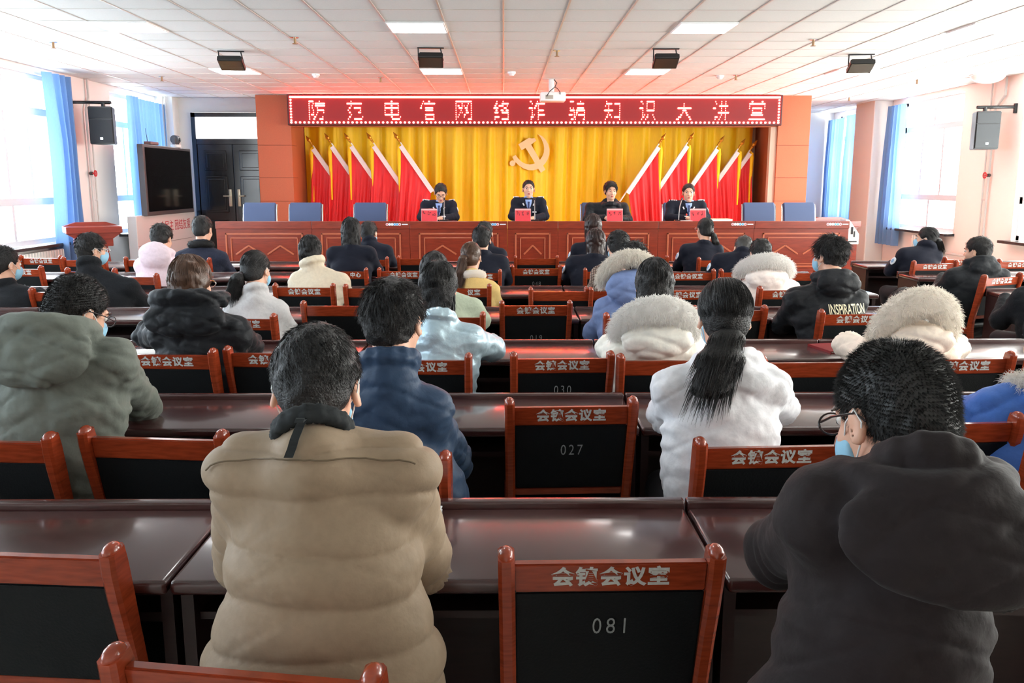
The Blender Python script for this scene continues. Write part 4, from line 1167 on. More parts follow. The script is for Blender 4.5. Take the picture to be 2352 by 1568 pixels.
def person(label, head, neck, sh, hipY, rz=0, base=0, hyaw=0, hpitch=12, hroll=0, jacket=None, hair=None, hs=1.0, res=.012, eL=None, eR=None, deskY=None, deskZ=DESK_H,
           skin=None, mask=None, glasses=None, back=False, hipx=None, lap=False, extras=(), hw=1.0, group=None, handsY=.30, seat=.47, wL=None, wR=None):
    J = dict(m=M_navy, t=.012, puff=None, ww=None, hood=None, collar=.016, wr=.006, fur=None, drop=.0); J.update(jacket or {})
    Hr = dict(style='short', m=M_hair, n=0, L=.03, w=.0011, t=.008); Hr.update(hair or {})
    skin = skin or M_skin
    cx0 = at((sh[0]+sh[1])/2, 784, hipY).x
    own = [c for c in CH if abs(c.location.x-cx0) < .30 and abs(c.location.y-(hipY-.2)) < .55 and 'empty' not in c['label']] if not back else []
    if own:
        ch_ = min(own, key=lambda c: abs(c.location.x-cx0)+.5*abs(c.location.y-(hipY-.2)))
        want = min(max(hipY, ch_.location.y+.22), (deskY or 99)-.06)
        dl = want-hipY; hipY = want; head = (head[0], head[1], head[2]+dl); neck = (neck[0], neck[1], neck[2]+dl)
        sft = lambda q: None if q is None else (q[0], q[1], q[2]+dl)
        eL, eR, wL, wR = sft(eL), sft(eR), sft(wL), sft(wR)
    Ht = at(*head); Nb = at(*neck); Ys = neck[2] + (-.04 if back else .05)
    a = at(sh[0], sh[2], Ys); c = at(sh[1], sh[2], Ys)
    rzr = math.radians(rz) + (math.pi if back else 0)
    hx = (a.x+c.x)/2 if hipx is None else at(hipx, 784, hipY).x
    O = Vector((hx, hipY, base)); Ri = Matrix.Rotation(-rzr, 3, 'Z')
    loc = lambda v: A_(Ri @ (Vector(v)-O))
    root = empty('person', O, rzr, label, 'person', group)
    ht, nb = loc(Ht), loc(Nb); s1, s2 = loc(a), loc(c)
    if s1[0] > s2[0]: s1, s2 = s2, s1
    fw = np.array([0, 1., 0]); up = np.array([0, 0, 1.]); rt = np.array([1., 0, 0])
    t = J['t']
    sax = nrm(s2-s1); SLj = s1+sax*(.060+t)-up*(.046+t); SRj = s2-sax*(.060+t)-up*(.046+t)
    sw = np.linalg.norm(SRj-SLj)/2; smid = (SLj+SRj)/2
    RH = rotm(hyaw, hpitch, hroll)
    hc = ht - up*.118*hs
    hp = lambda x, y, z: hc + RH@(np.array([x*hw, y, z])*hs)
    ch = (J.get('collar_h', .014)+.02+J['collar']) if J['collar'] else .045
    nd0 = hp(0, -.03, -.06)-(nb+fw*.055-up*.06); nd0[2] = max(nd0[2], .7*np.linalg.norm(nd0[:2])); nd0 = nrm(nd0); v0 = nrm(fw-nd0*(fw@nd0))
    nb = nb + v0*(J.get('collar_r', .068)*.95) - nd0*ch
    nb[0] = .7*hp(0, -.03, -.06)[0] + .3*nb[0]; nd0 = nrm(nd0*[.35, 1, 1])
    hip = np.array([0, 0, seat+.10]); 
    # ---- arms
    tz = deskZ+.052
    dn = (deskY if deskY is not None else O.y+.33); dn = abs(dn-O.y)       # local y of the desk's near edge
    def elbow(S, sgn, ov):
        if ov is not None: return loc(at(*ov))
        return S + rt*sgn*.06 + fw*.13 - up*min(.25, max(.16, S[2]-tz-.01))
    EL, ER = elbow(SLj, -1, eL), elbow(SRj, 1, eR)
    def wrist(E, sgn):
        y = max(E[1]+.14, dn+.10)
        return np.array([smid[0]+sgn*(.055 if not back else .07), min(y, E[1]+.23), max(tz-.005, E[2]-.03) if not lap else tz-.004])
    WL = loc(at(*wL)) if wL else wrist(EL, -1)
    WR = loc(at(*wR)) if wR else wrist(ER, 1)
    knee = [np.array([s*.105, .38, seat+.045]) for s in (-1, 1)]; ank = [np.array([s*.105, .25, .09]) for s in (-1, 1)]
    # ---- body: one continuous skin
    B = Field()
    B.cap(hip, smid-up*.05+fw*.02, .10, .07, k=.05).cap(SLj-up*.01, SRj-up*.01, .040, k=.04).cap(smid-up*.02, nb-up*.01+fw*.01, .05, .05, k=.03)
    for S, E, W in ((SLj, EL, WL), (SRj, ER, WR)): B.cap(S, E, .044, .036, k=.02).cap(E, W, .036, .026, k=.015)
    for k_, an in zip(knee, ank):
        B.cap(hip+rt*k_[0]*.8-up*.03, k_, .066, .05, k=.03).cap(k_, an, .048, .036, k=.02).cap(an-up*.03, an+fw*.13-up*.055, .036, .03, k=.02)
    B.cap(nb-up*.02, hp(0, -.022, -.055), .054, .052, k=.03)
    B.ell(hp(0, -.012, .032), np.array([.073*hw, .092, .083])*hs, RH, k=.02)
    B.ell(hp(0, .026, -.035), np.array([.060*hw, .066, .080])*hs, RH, k=.03)
    B.ell(hp(0, .046, -.080), np.array([.041*hw, .040, .030])*hs, RH, k=.03)
    for s in (-1, 1):
        B.ell(hp(s*.036, .064, -.03), np.array([.022, .022, .024])*hs, RH, k=.02)
        B.ell(hp(s*.031, .102, .008), np.array([.017, .014, .010])*hs, RH, k=.012, op='s')
        B.ell(hp(s*.079, -.004, -.010), np.array([.009, .019, .033])*hs, RH@rotm(s*-18, 0, s*-8), k=.008)
        B.ell(hp(s*.088, .002, -.008), np.array([.006, .010, .018])*hs, RH, k=.006, op='s')
    B.cap(hp(-.028, .084, .024), hp(.028, .084, .024), .010*hs, k=.015)
    B.cap(hp(0, .090, .008), hp(0, .106, -.026), .008*hs, .0125*hs, k=.012)
    for s in (-1, 1): B.ell(hp(s*.010, .098, -.029), np.array([.008, .009, .007])*hs, RH, k=.008)
    B.ell(hp(0, .088, -.060), np.array([.024, .013, .010])*hs, RH, k=.012).ell(hp(0, .080, -.094), np.array([.018, .014, .013])*hs, RH, k=.015)
    for W, E, sgn in ((WL, EL, -1), (WR, ER, 1)):
        d = nrm(W-E); d = nrm(d*[1, 1, .2]); sd = nrm(np.cross(d, up)); dnv = np.cross(sd, d)*-1
        pc = W+d*.05-up*.006
        B.ell(pc, (.040, .050, .016), np.stack([sd, d, np.cross(sd, d)], 1), k=.012).cap(W, pc, .026, .03, k=.015)
        for i in range(4):
            x = (i-1.5)*.0195; ln = (.062, .074, .07, .055)[i if sgn < 0 else 3-i]
            b0 = pc+d*.040+sd*x; b1 = b0+d*ln*.52+sd*x*.15-up*.002; b2 = b1+d*ln*.40-up*.016
            B.cap(b0-d*.012, b1, .0088, .008, k=.004).cap(b1, b2, .008, .0066, k=.003)
        th = pc-d*.022-sd*sgn*.036; B.cap(th, th+d*.034-sd*sgn*.022-up*.004, .011, .0095, k=.008).cap(th+d*.034-sd*sgn*.022-up*.004, th+d*.062-sd*sgn*.020-up*.01, .0095, .0075, k=.004)
    V, F = B.mesh(min(res, .0075 if back else .010)); V = relax(V, F, 1, .35); mesh_np('body', V, F, skin, root)
    # ---- face pieces
    for s in (-1, 1):
        q = MB(); q.ball(Vector(hp(s*.031, .0815, .008)), .0100*hs); eo = q.build('eye', M_eyew, root, smooth=True)
        q = MB(); q.ball(Vector(hp(s*.031, .0878, .007)), .0068*hs); q.build('iris', M_iris, eo, smooth=True)
        q = MB(); q.tube([Vector(hp(s*.014, .096, .026)), Vector(hp(s*.03, .094, .031)), Vector(hp(s*.05, .080, .026))], .0042*hs, n=6, radii=[.003, .0045, .002]); q.build('eyebrow', Hr['m'], root, smooth=True)
    Lf = Field(); Lf.ell(hp(0, .097, -.055), np.array([.021, .007, .0052])*hs, RH, k=.004).ell(hp(0, .096, -.065), np.array([.019, .008, .0058])*hs, RH, k=.004)
    V, F = Lf.mesh(.004); mesh_np('lips', V, F, M_lips, root)
    # ---- trousers, shoes
    Tf = Field()
    for k_, an in zip(knee, ank):
        Tf.cap(hip+rt*k_[0]*.8-up*.035, k_, .082, .066, k=.04).cap(k_, an, .064, .052, k=.02)
        Tf.cap(hip-up*.02-rt*.06, hip-up*.02+rt*.06, .10, k=.03)
    V, F = Tf.mesh(.016); mesh_np('trousers', V, F, J.get('trou', M_trou), root)
    for an in ank:
        Sf = Field(); Sf.ell(an+fw*.06-up*.048, (.042, .12, .04), k=.01).box(an-up*.11+fw*.05, (.1, .3, .021), k=.005)
        V, F = Sf.mesh(.012); mesh_np('shoe', V, F, M_shoe, root)
    # ---- jacket
    Jf = Field()
    ww = J['ww'] or (sw*.82+.035+t); cw = sw*.92+.035+t
    chest = smid*.72+hip*.28; chest[0] = smid[0]*.9
    waist = smid*.33+hip*.67; waist = waist-fw*.015
    low = hip-up*(.06+J['drop'])+fw*.02
    Jf.ecap(low, waist, (ww+.012, .135+t), (ww, .125+t), k=.06)
    Jf.ecap(waist, chest, (ww, .125+t), (cw*.96, .120+t), sax, k=.06)
    Jf.ecap(chest, smid-up*.01+fw*.0, (cw*.96, .118+t), (sw*.86, .085+t), sax, k=.06)
    Jf.cap(SLj, SRj, .058+t, k=.05)
    Jf.cap(nb-up*.045, SLj+up*.012, .060+t*.5, .048+t, k=.05).cap(nb-up*.045, SRj+up*.012, .060+t*.5, .048+t, k=.05)
    at_ = J.get('arm_t', t)
    for S, E, W in ((SLj, EL, WL), (SRj, ER, WR)):
        Jf.cap(S, E, .054+at_, .046+at_, k=.03).cap(E, W-nrm(W-E)*.015, .046+at_, .034+at_*.7, k=.02)
    ndir = nd0
    Jf.cap(nb-up*.09, nb+ndir*(ch-.078), J.get('collar_r', .066)+.003, k=.02)
    if J['collar']:
        cz = J.get('collar_h', .014); R = J.get('collar_r', .066)
        u_ = nrm(np.cross(ndir, fw)); v_ = np.cross(u_, ndir)
        cc = nb + ndir*(.02+cz)
        pts = [cc + u_*R*math.cos(q)*1.0 + v_*R*1.05*math.sin(q) for q in np.linspace(0, 2*math.pi, 15)]
        for p, q in zip(pts, pts[1:]): Jf.cap(p-ndir*.02, q-ndir*.02, J['collar'], k=.012); Jf.cap(p, q, J['collar']*.8, k=.012)
    hd = J['hood']; fur_path = None
    if hd:
        hw_, hh, hdp = hd.get('w', .15), hd.get('h', .11), hd.get('d', .065)
        oc = nb - fw*(hd.get('y', .085)) + up*hd.get('z', -.03)
        tilt = rotm(0, hd.get('tilt', 25), hd.get('roll', 0))
        Jf.ell(oc, (hw_, hdp, hh), tilt, k=.02)
        Jf.ell(oc+up*hh*.9-fw*.0, (hw_*.72, hdp*.75, hh*.5), tilt, k=.04, op='s') if hd.get('open', False) else None
        rr = hd.get('rim', .024); pts = []
        for q in np.linspace(-.18, math.pi+.18, 19):
            pts.append(nb + rt*math.cos(q)*hw_*hd.get('rw', .66) - fw*(math.sin(q)*hd.get('ry', .095)-.03) + up*(hd.get('rz', .02)+hd.get('rise', .03)*math.sin(max(0, min(math.pi, q)))))
        if not J['fur']:
            for p, q in zip(pts, pts[1:]): Jf.cap(p, q, rr, k=.02)
        fur_path = pts
    if J.get('extra'): J['extra'](Jf, dict(nb=nb, smid=smid, hip=hip, hp=hp, fw=fw, up=up, rt=rt, SL=SLj, SR=SRj))
    Jf.box(np.array([0, 0, low[2]-.30]), (.6, .6, .3-.02), k=.02, op='s') if False else None
    rj = min(res, .012)
    V, F = Jf.mesh(rj); V = relax(V, F, 1, .4); N = vnormals(V, F)
    ax = nrm(smid-hip); disp = np.zeros(len(V))
    def segd(a, b):
        ab = b-a; tt = np.clip(((V-a)@ab)/(ab@ab), 0, 1); return np.linalg.norm(V-a-tt[:, None]*ab, axis=1), tt*np.linalg.norm(ab)
    darm = np.full(len(V), 9.); uarm = np.zeros(len(V))
    for S, E, W in ((SLj, EL, WL), (SRj, ER, WR)):
        L0 = np.linalg.norm(E-S)
        d1, u1 = segd(S*.8+E*.2, E); d2, u2 = segd(E, W); u2 = u2+L0
        for d_, u__ in ((d1, u1), (d2, u2)):
            m = d_ < darm; darm[m] = d_[m]; uarm[m] = u__[m]
    isarm = np.clip((.085+at_-darm)/.03, 0, 1)
    ut = (V-hip)@ax
    if J['puff']:
        T, Aq = J['puff']; f = lambda u, T: np.abs(np.sin(math.pi*(u+.012*vnoise(V, 6, 3))/T))**.5-.72
        top = J.get('puff_top', 9)
        disp += Aq*((1-isarm)*f(ut+J.get('puff_off', 0), T)*(ut < top) + isarm*f(uarm, T*.85)*.8)
    wr = J['wr']
    rd = lambda P, f, sd: (1-np.abs(2*vnoise(P, f, sd)).clip(0, 1))**3
    disp -= wr*1.2*(rd(V@rotm(20, 30, 25)*[.5, .5, 2.4], 5, 21)*.8+rd(V@rotm(-15, 10, -32)*[.5, .5, 2.4], 6, 22)*.6)
    disp += wr*(.45*vnoise(V*[.8, .8, 1.8], 8, 1)+.5*vnoise(V*[1, 1, 2], 19, 2)+.25*vnoise(V, 40, 3))
    crumple = isarm*np.sin(uarm*95+6*vnoise(V, 8, 5))*wr*.8*np.clip(1-np.abs(uarm-.26)/.14, 0, 1)
    armpit = np.clip(1-np.linalg.norm(V-SRj+up*.14, axis=1)/.17, 0, 1)+np.clip(1-np.linalg.norm(V-SLj+up*.14, axis=1)/.17, 0, 1)
    disp += crumple + armpit*np.sin((V@nrm([1, .4, 1.3]))*130+3*vnoise(V, 7, 8))*wr*.55
    V = V+N*disp[:, None]
    jo = mesh_np('jacket', V, F, J['m'], root); JV = V
    def surf(x, z, sgn, r=.022):
        d = (V[:, 0]-x)**2+(V[:, 2]-z)**2; m = d < r*r
        if not m.any(): m = d < (r*3)**2
        return (V[m, 1]*sgn).max()*sgn if m.any() else 0
    # ---- fur trim
    if J['fur'] and fur_path:
        fm, nf, Lf_ = J['fur']; rr = hd.get('rim', .045)
        Ff = Field()
        for i, (p, q) in enumerate(zip(fur_path, fur_path[1:])):
            e = lambda j: rr*(.62+.38*math.sin(math.pi*j/18))
            Ff.cap(p, q, e(i), e(i+1), k=.02)
        FV, FF = Ff.mesh(.010); FN = vnormals(FV, FF)
        k_ = rng.integers(0, len(FV), nf); P = FV[k_]; dr = FN[k_]*.5+rng.normal(0, .42, (nf, 3))+np.array([0, -.1, -.25]); dr /= np.linalg.norm(dr, axis=1, keepdims=True)
        SV, SF = strands(P, dr, Lf_*rng.uniform(.5, 1.2, nf), hd.get('fw', .0013)*np.ones(nf), grav=(0, 0, -.35))
        VV, FQ = joinVF([(FV, FF), (SV, SF)]); mesh_np('fur_trim', VV, FQ, fm, root)
    # ---- hair
    st = Hr['style']; th_ = Hr['t']
    Hf = Field()
    Hf.ell(hp(0, -.016, .034), np.array([.076*hw+th_, .096+th_, .086+th_])*hs, RH, k=.02)
    if st in ('bob', 'long'):
        ln = Hr.get('len', .15)
        Hf.ecap(hp(0, -.03, .0), hp(0, -.055, -ln), np.array([.086+th_*.5, .074])*hs, np.array([.080, .05])*hs, RH@rt, k=.03)
        Hf.ell(hp(0, .085, -.06), np.array([.066, .075, .12])*hs, RH, k=.015, op='s')
        Hf.ell(hp(0, .03, -.16), np.array([.05, .06, .12])*hs, RH, k=.01, op='s')
    elif st == 'pony':
        Hf.ell(hp(0, -.05, -.03), np.array([.066, .064, .06])*hs, RH, k=.03)
        Hf.ell(hp(0, .080, -.052), np.array([.082, .076, .105])*hs, RH, k=.015, op='s')
        Hf.box(hp(0, .0, -.15), np.array([.2, .2, .07])*hs, RH, k=.02)
        for s in (-1, 1): Hf.ell(hp(s*.09, .015, -.03), np.array([.03, .045, .05])*hs, RH, k=.01, op='s')
    else:
        Hf.ell(hp(0, -.055, -.02), np.array([.062, .055, .065])*hs, RH, k=.03)
        Hf.ell(hp(0, .082, -.036), np.array([.080, .076, .106])*hs, RH, k=.012, op='s')
        Hf.box(hp(0, .0, -.075-.10), np.array([.2, .2, .10])*hs, RH, k=.012)
        for s in (-1, 1): Hf.ell(hp(s*.090, .010, -.030), np.array([.030, .044, .056])*hs, RH, k=.008, op='s')
    tail = Hr.get('tail')
    hres = min(res, .008)
    HV, HF = Hf.mesh(hres); HN = vnormals(HV, HF)
    HV = HV + HN*(Hr.get('rough', .003)*(vnoise(HV, 45, 4)+.6*vnoise(HV*[1, 1, .35], 110, 6)))[:, None]
    parts = [(HV, HF)]
    n = Hr['n']
    if n:
        K = hp(Hr.get('crown', .008), -.055, .12)
        k_ = rng.integers(0, len(HV), n); P = HV[k_]; Nn = HN[k_]
        rad = P-K; rad -= Nn*(rad*Nn).sum(1, keepdims=True); rad /= np.linalg.norm(rad, axis=1, keepdims=True)+1e-6
        a_, b_, c_ = Hr.get('mix', (.55, .8, .35))
        sw_ = np.cross(Nn, rad)*Hr.get('swirl', .25)
        dr = Nn*a_+(rad+sw_)*b_+rng.normal(0, c_, (n, 3))+np.stack([vnoise(P, 28, 11), vnoise(P, 28, 12), vnoise(P, 28, 13)], 1)*c_*1.2
        dr /= np.linalg.norm(dr, axis=1, keepdims=True)
        L = Hr['L']*rng.uniform(.55, 1.15, n)
        hz = ((P-hc)@(RH@up)); L = L*(np.clip((hz+.06)/.11, .12, 1) if Hr.get('clip', True) else 1)       # clipped short towards the nape
        if st in ('bob', 'long', 'pony'): L = Hr['L']*rng.uniform(.6, 1.1, n)
        if st in ('bob', 'long', 'pony'):
            tie_ = np.array(tail['pts'][0])*hs if (tail and st == 'pony') else None
            parts.append(flow_hair(P, hc, RH, hs, th_, L, Hr['w']*np.ones(n), tie_))
        else: parts.append(strands(P-Nn*.002, dr, L, Hr['w']*np.ones(n), grav=(0, 0, Hr.get('g', -.25))))
    ho = None
    if tail:
        pts = [hp(*p) for p in tail['pts']]; rads = tail['r']
        Tf = Field()
        for (p, q), (r0, r1) in zip(zip(pts, pts[1:]), zip(rads, rads[1:])): Tf.ecap(p, q, (r0*1.1, r0*tail.get('flat', .75)), (r1*1.1, r1*tail.get('flat', .75)), RH@rt, k=.015)
        TV, TF = Tf.mesh(.007); TN = vnormals(TV, TF); nt_ = tail.get('n', 600)
        k_ = rng.integers(0, len(TV), nt_); ax_ = nrm(pts[-1]-pts[0]); dr = ax_*1.0+TN[k_]*.10+rng.normal(0, .05, (nt_, 3)); dr /= np.linalg.norm(dr, axis=1, keepdims=True)
        SV, SF = strands(TV[k_], dr, tail.get('L', .09)*rng.uniform(.5, 1.1, nt_), .0014*np.ones(nt_), grav=(0, 0, -.05))
        parts += [(TV, TF), (SV, SF)]
    VV, FQ = joinVF(parts); ho = mesh_np('hair', VV, FQ, Hr['m'], root)
    if tail:
        q = MB(); q.torus((0, 0, 0), .017, .006, M=Matrix.Translation(Vector(pts[0]*.8+pts[1]*.2)) @ Vector(pts[1]-pts[0]).to_track_quat('Z', 'Y').to_matrix().to_4x4()); q.build('hair_tie', mat('hair_tie', (60, 50, 54), .5), root, smooth=True)
    # ---- mask and glasses
    if mask is not None:
        Kf = Field(); Kf.ell(hp(0, .052, -.05), np.array([.065, .064, .06])*hs, RH, k=.01).ell(hp(0, .098, -.028), np.array([.018, .02, .022])*hs, RH, k=.03)
        Kf.box(hp(0, -.06, -.05), np.array([.2, .10, .2])*hs, RH, k=.006).box(hp(0, .05, .07), np.array([.2, .2, .075])*hs, RH, k=.006)
        V2, F2 = Kf.mesh(.006); mo = mesh_np('face_mask', V2, F2, mask, root)
        for s in (-1, 1):
            q = MB()
            q.tube([Vector(hp(s*.058, .052, -.02)), Vector(hp(s*.078, .02, .0)), Vector(hp(s*.084, -.012, .018)), Vector(hp(s*.083, -.022, -.004)), Vector(hp(s*.076, -.004, -.035)), Vector(hp(s*.058, .045, -.075))], .0016, n=6)
            q.build('ear_loop', M_string, mo, smooth=True)
    if glasses is not None:
        q = MB()
        for s in (-1, 1):
            Mg = Matrix.Translation(Vector(hp(s*.033, .107, .005))) @ Matrix(RH.tolist()).to_4x4()
            q.torus((0, 0, 0), .024, .0021, 'Y', M=Mg @ Matrix.Diagonal((1.15, 1, .8, 1)))
            q.tube([Vector(hp(s*.058, .104, .010)), Vector(hp(s*.079, .05, .014)), Vector(hp(s*.083, -.012, .012)), Vector(hp(s*.081, -.03, -.004))], .0021, n=6)
        q.tube([Vector(hp(-.009, .112, .008)), Vector(hp(.009, .112, .008))], .002, n=6)
        q.build('glasses', glasses, root, smooth=True)
    env = dict(root=root, surf=surf, hp=hp, nb=nb, smid=smid, sw=sw, hip=hip, SL=SLj, SR=SRj, EL=EL, ER=ER, WL=WL, WR=WR, fw=fw, up=up, rt=rt, V=JV, jacket=jo, ndir=ndir, sax=sax, loc=loc, t=t, RH=RH)
    for ex in extras: ex(env)
    return root

# ---- add-ons worn by people
def patch(name, m, x, z, w, h, sgn, r=None, d=.004, par='jacket'):
    def f(e):
        y = e['surf'](x if not callable(x) else x(e), z if not callable(z) else z(e), sgn)
        X = x if not callable(x) else x(e); Z = z if not callable(z) else z(e)
        q = MB()
        if r: q.cyl((X, y-sgn*.004, Z), (X, y+sgn*d, Z), r, n=12)
        else: q.box(X-w/2, X+w/2, min(y-sgn*.006, y+sgn*d), max(y-sgn*.006, y+sgn*d), Z-h/2, Z+h/2, .001)
        q.build(name, m, e['jacket'])
    return f
def arm_badge(side, m=None):
    def f(e):
        S, E = (e['SL'], e['EL']) if side < 0 else (e['SR'], e['ER'])
        c = S*.62+E*.38; o = nrm(np.array([side*1., 0, .12])); rad = .056+e['t']
        d = nrm(E-S); u = nrm(np.cross(d, o)); M = Matrix.Translation(Vector(c+o*(rad-.004))) @ Matrix((Vector(u), Vector(d), Vector(np.cross(u, d)))).transposed().to_4x4()
        q = MB(); q.ball((0, 0, 0), .038, (.85, 1.15, .25), M=M); b = q.build('arm_badge', m or mat('badge_white', (226, 234, 242), .5), e['jacket'], smooth=True)
        q = MB(); q.ball((0, 0, .006 if np.cross(u, d)@o > 0 else -.006), .022, (.85, 1.1, .25), M=M); q.build('badge_crest', mat('badge_blue', (130, 170, 206), .5), b, smooth=True)
    return f
def officer_kit(e):
    """shirt, tie, collar tabs, epaulettes, buttons of the seated officers"""
    hp, nb, sm, fw, up, rt = e['hp'], e['nb'], e['smid'], e['fw'], e['up'], e['rt']; sf = e['surf']; R = e['root']
    fx = nb[0]*.5+sm[0]*.5; z0 = nb[2]
    y0 = sf(fx, z0-.08, 1)
    q = MB(); poly = [(fx-.048, z0+.012), (fx+.048, z0+.012), (fx+.012, z0-.17), (fx-.012, z0-.17)]
    zs = [z0+.01, z0-.05, z0-.11, z0-.17]; ws = [.05, .04, .026, .008]
    t = bmesh.new(); rows = []
    for z, w in zip(zs, ws):
        row = []
        for s in (-1, -.5, 0, .5, 1):
            row.append(t.verts.new((fx+s*w, (max(sf(fx+s*w, min(z, z0-.045), 1), y0-.03))+.007-.012*abs(s), z)))
        rows.append(row)
    for a, b in zip(rows, rows[1:]):
        for i in range(4): t.faces.new((a[i], b[i], b[i+1], a[i+1]))
    q._add(t, None); q.build('shirt', M_shirt, R, smooth=True)
    q = MB(); q.torus((0, 0, 0), .060, .014, M=Matrix.Translation(Vector(nb+e['ndir']*.035)) @ Vector(e['ndir']).to_track_quat('Z', 'Y').to_matrix().to_4x4()); q.build('shirt_collar', M_shirt, R, smooth=True)
    q = MB(); zz = [z0-.02, z0-.045, z0-.10, z0-.17]; yy = [sf(fx, min(z, z0-.05), 1)+.014 for z in zz]
    for (za, ya), (zb, yb), wd in zip(zip(zz, yy), zip(zz[1:], yy[1:]), (.016, .013, .016)): q.box(fx-wd, fx+wd, min(ya, yb)-.008, max(ya, yb)+.004, zb, za, .003)
    q.build('tie', mat('tie_navy', (44, 54, 96), .6), R)
    for s, S in ((-1, e['SL']), (1, e['SR'])):
        a = nb+rt*s*.075-up*.012; b = S+up*(.060+e['t'])+rt*s*.035
        mid = lambda u: a*(1-u)+b*u+up*(.052+e['t']*.5)*(1-u)*0+up*.006
        q = MB(); pa, pb = mid(.35)+up*.03, mid(1.0)+up*.006
        d = nrm(pb-pa); M = Matrix.Translation(Vector((pa+pb)/2)) @ Matrix((Vector(d), Vector(nrm(np.cross(up, d))), Vector(nrm(np.cross(d, nrm(np.cross(up, d))))))).transposed().to_4x4()
        Lh = np.linalg.norm(pb-pa)/2
        q.box(-Lh, Lh, -.026, .026, -.012, .006, .003, M=M); ep = q.build('epaulette', M_navy, R)
        q = MB()
        for i in (-.55, -.1, .35): q.box(i*Lh-.010, i*Lh+.010, -.012, .030, .002, .014, .002, M=M)
        q.build('silver_star', M_pips, ep)
        q = MB(); xo = Lh*.88*(1 if (M.to_3x3() @ Vector((1, 0, 0))).x*s > 0 else -1)
        q.box(xo-.006, xo+.006, -.027, .030, -.008, .012, M=M); q.build('silver_bar', M_pips, ep)
        y = sf(fx+s*.075, z0-.06, 1); q = MB(); q.box(-.009, .009, -.006, .006, -.02, .02, .002, M=Matrix.Translation((fx+s*.075, y+.004, z0-.06)) @ Matrix.Rotation(s*.5, 4, 'Y')); q.build('collar_tab', M_pips, e['jacket'])
    for s, w, h, m_, nm in ((-1, .06, .018, M_pips, 'breast_badge'), (1, .055, .012, M_pips, 'ribbon_bar')):
        x = fx-s*-1*.0+s*.085; 
        y = sf(x, z0-.17, 1); q = MB(); q.box(x-w/2, x+w/2, y-.004, y+.006, z0-.17-h/2, z0-.17+h/2, .002); q.build(nm, m_, e['jacket'])
    for z in (.20, .27):
        y = sf(fx, z0-z, 1); q = MB(); q.ball((fx, y+.003, z0-z), .009); q.build('button', M_gold, e['jacket'], smooth=True)
def medal(e):
    fx = e['nb'][0]*.5+e['smid'][0]*.5; z = e['nb'][2]-.145; x = fx-.085; x = fx+.085
    y = e['surf'](x, z, 1); q = MB(); q.ball((x, y+.004, z), .012, (1, .5, 1.2)); q.build('red_medal', mat('medal_red', (220, 60, 40), .3), e['jacket'], smooth=True)
def seam(pts, m, r=.0016, sgn=-1, name='seam'):
    def f(e):
        P = []
        Vv = e['V']
        for x, z in pts(e):
            z = min(z, Vv[np.abs(Vv[:, 0]-x) < .012, 2].max()-.03); P.append((x, e['surf'](x, z, sgn, .012)-sgn*.0012, z))
        q = MB(); q.tube(P, r, n=5); q.build(name, m, e['jacket'], smooth=True)
    return f
def back_text(body, size, m, xo, zo, sx=1):
    def f(e):
        me = text_mesh(body, size, 0, .001); V0 = e['V']
        for v in me.vertices:
            x = v.co.x*sx+xo; z = v.co.y+zo
            y = e['surf'](x, z, -1, .016)
            v.co = (x, y-.004, z)
        me.materials.clear(); me.materials.append(m)
        o = bpy.data.objects.new('lettering', me); link(o); o.parent = e['jacket']
    return f
# ================================================================== the people
NEAR = [y-DESK_D for y in DESK_FAR]
def knit_collar(m, R=.066, r=.0095, h=.040):
    def f(e):
        q = Field(); nd = e['ndir']; nb = e['nb']; u_ = nrm(np.cross(nd, e['fw'])); v_ = np.cross(u_, nd); c0 = nb+nd*h
        pts = [c0+u_*R*math.cos(a)+v_*R*1.05*math.sin(a) for a in np.linspace(0, 2*math.pi, 19)]
        for p, k in zip(pts, pts[1:]): q.cap(p-nd*.018, k-nd*.018, r, k=.01).cap(p, k, r*.9, k=.01)
        V, F = q.mesh(.006); N = vnormals(V, F); ang = np.arctan2((V-c0)@v_, (V-c0)@u_); V = V+N*(.0016*np.sin(ang*90))[:, None]
        mesh_np('knit_collar', V, F, m, e['root'])
    return f
def scarf_collar(m, n=900, L=.02, R=.078, r=.034, h=.035, name='fur_collar'):
    def f(e):
        q = Field(); nd = e['ndir']; nb = e['nb']; u_ = nrm(np.cross(nd, e['fw'])); v_ = np.cross(u_, nd); c0 = nb+nd*h
        pts = [c0+u_*R*1.2*math.cos(a)+v_*R*math.sin(a) for a in np.linspace(0, 2*math.pi, 17)]
        for p, k in zip(pts, pts[1:]): q.cap(p-nd*.01, k-nd*.01, r, k=.02)
        V, F = q.mesh(.009); N = vnormals(V, F); k_ = rng.integers(0, len(V), n); d = N[k_]+rng.normal(0, .4, (n, 3)); d /= np.linalg.norm(d, axis=1, keepdims=True)
        VV, FF = joinVF([(V, F), strands(V[k_], d, L*rng.uniform(.5, 1.1, n), .0014*np.ones(n))]); mesh_np(name, VV, FF, m, e['root'])
    return f
K_beige = cloth('down_beige', (154, 134, 112), .6, bs=30, bump=.25)
K_brown = cloth('cotton_dark_brown', (38, 32, 33), .75, bs=30, bump=.3)
K_grey  = cloth('parka_grey_green', (116, 122, 114), .7, bs=24, bump=.5)
K_bluej = cloth('down_navy', (46, 66, 92), .5, bs=26, bump=.35)
K_white = cloth('down_white', (238, 238, 242), .6, bs=22, bump=.4)
K_cobalt= cloth('down_cobalt', (70, 112, 190), .6, bs=24, bump=.4)
K_blackp= cloth('puffer_black', (28, 30, 34), .55, bs=22, bump=.5)
K_silver= cloth('puffer_silver', (184, 208, 220), .36, metal=.3, sheen=0, bs=16, bump=.7)
K_whitec= cloth('down_ivory', (244, 240, 230), .6, bs=22, bump=.4)
K_cream = cloth('down_cream', (242, 226, 210), .6, bs=22, bump=.4)
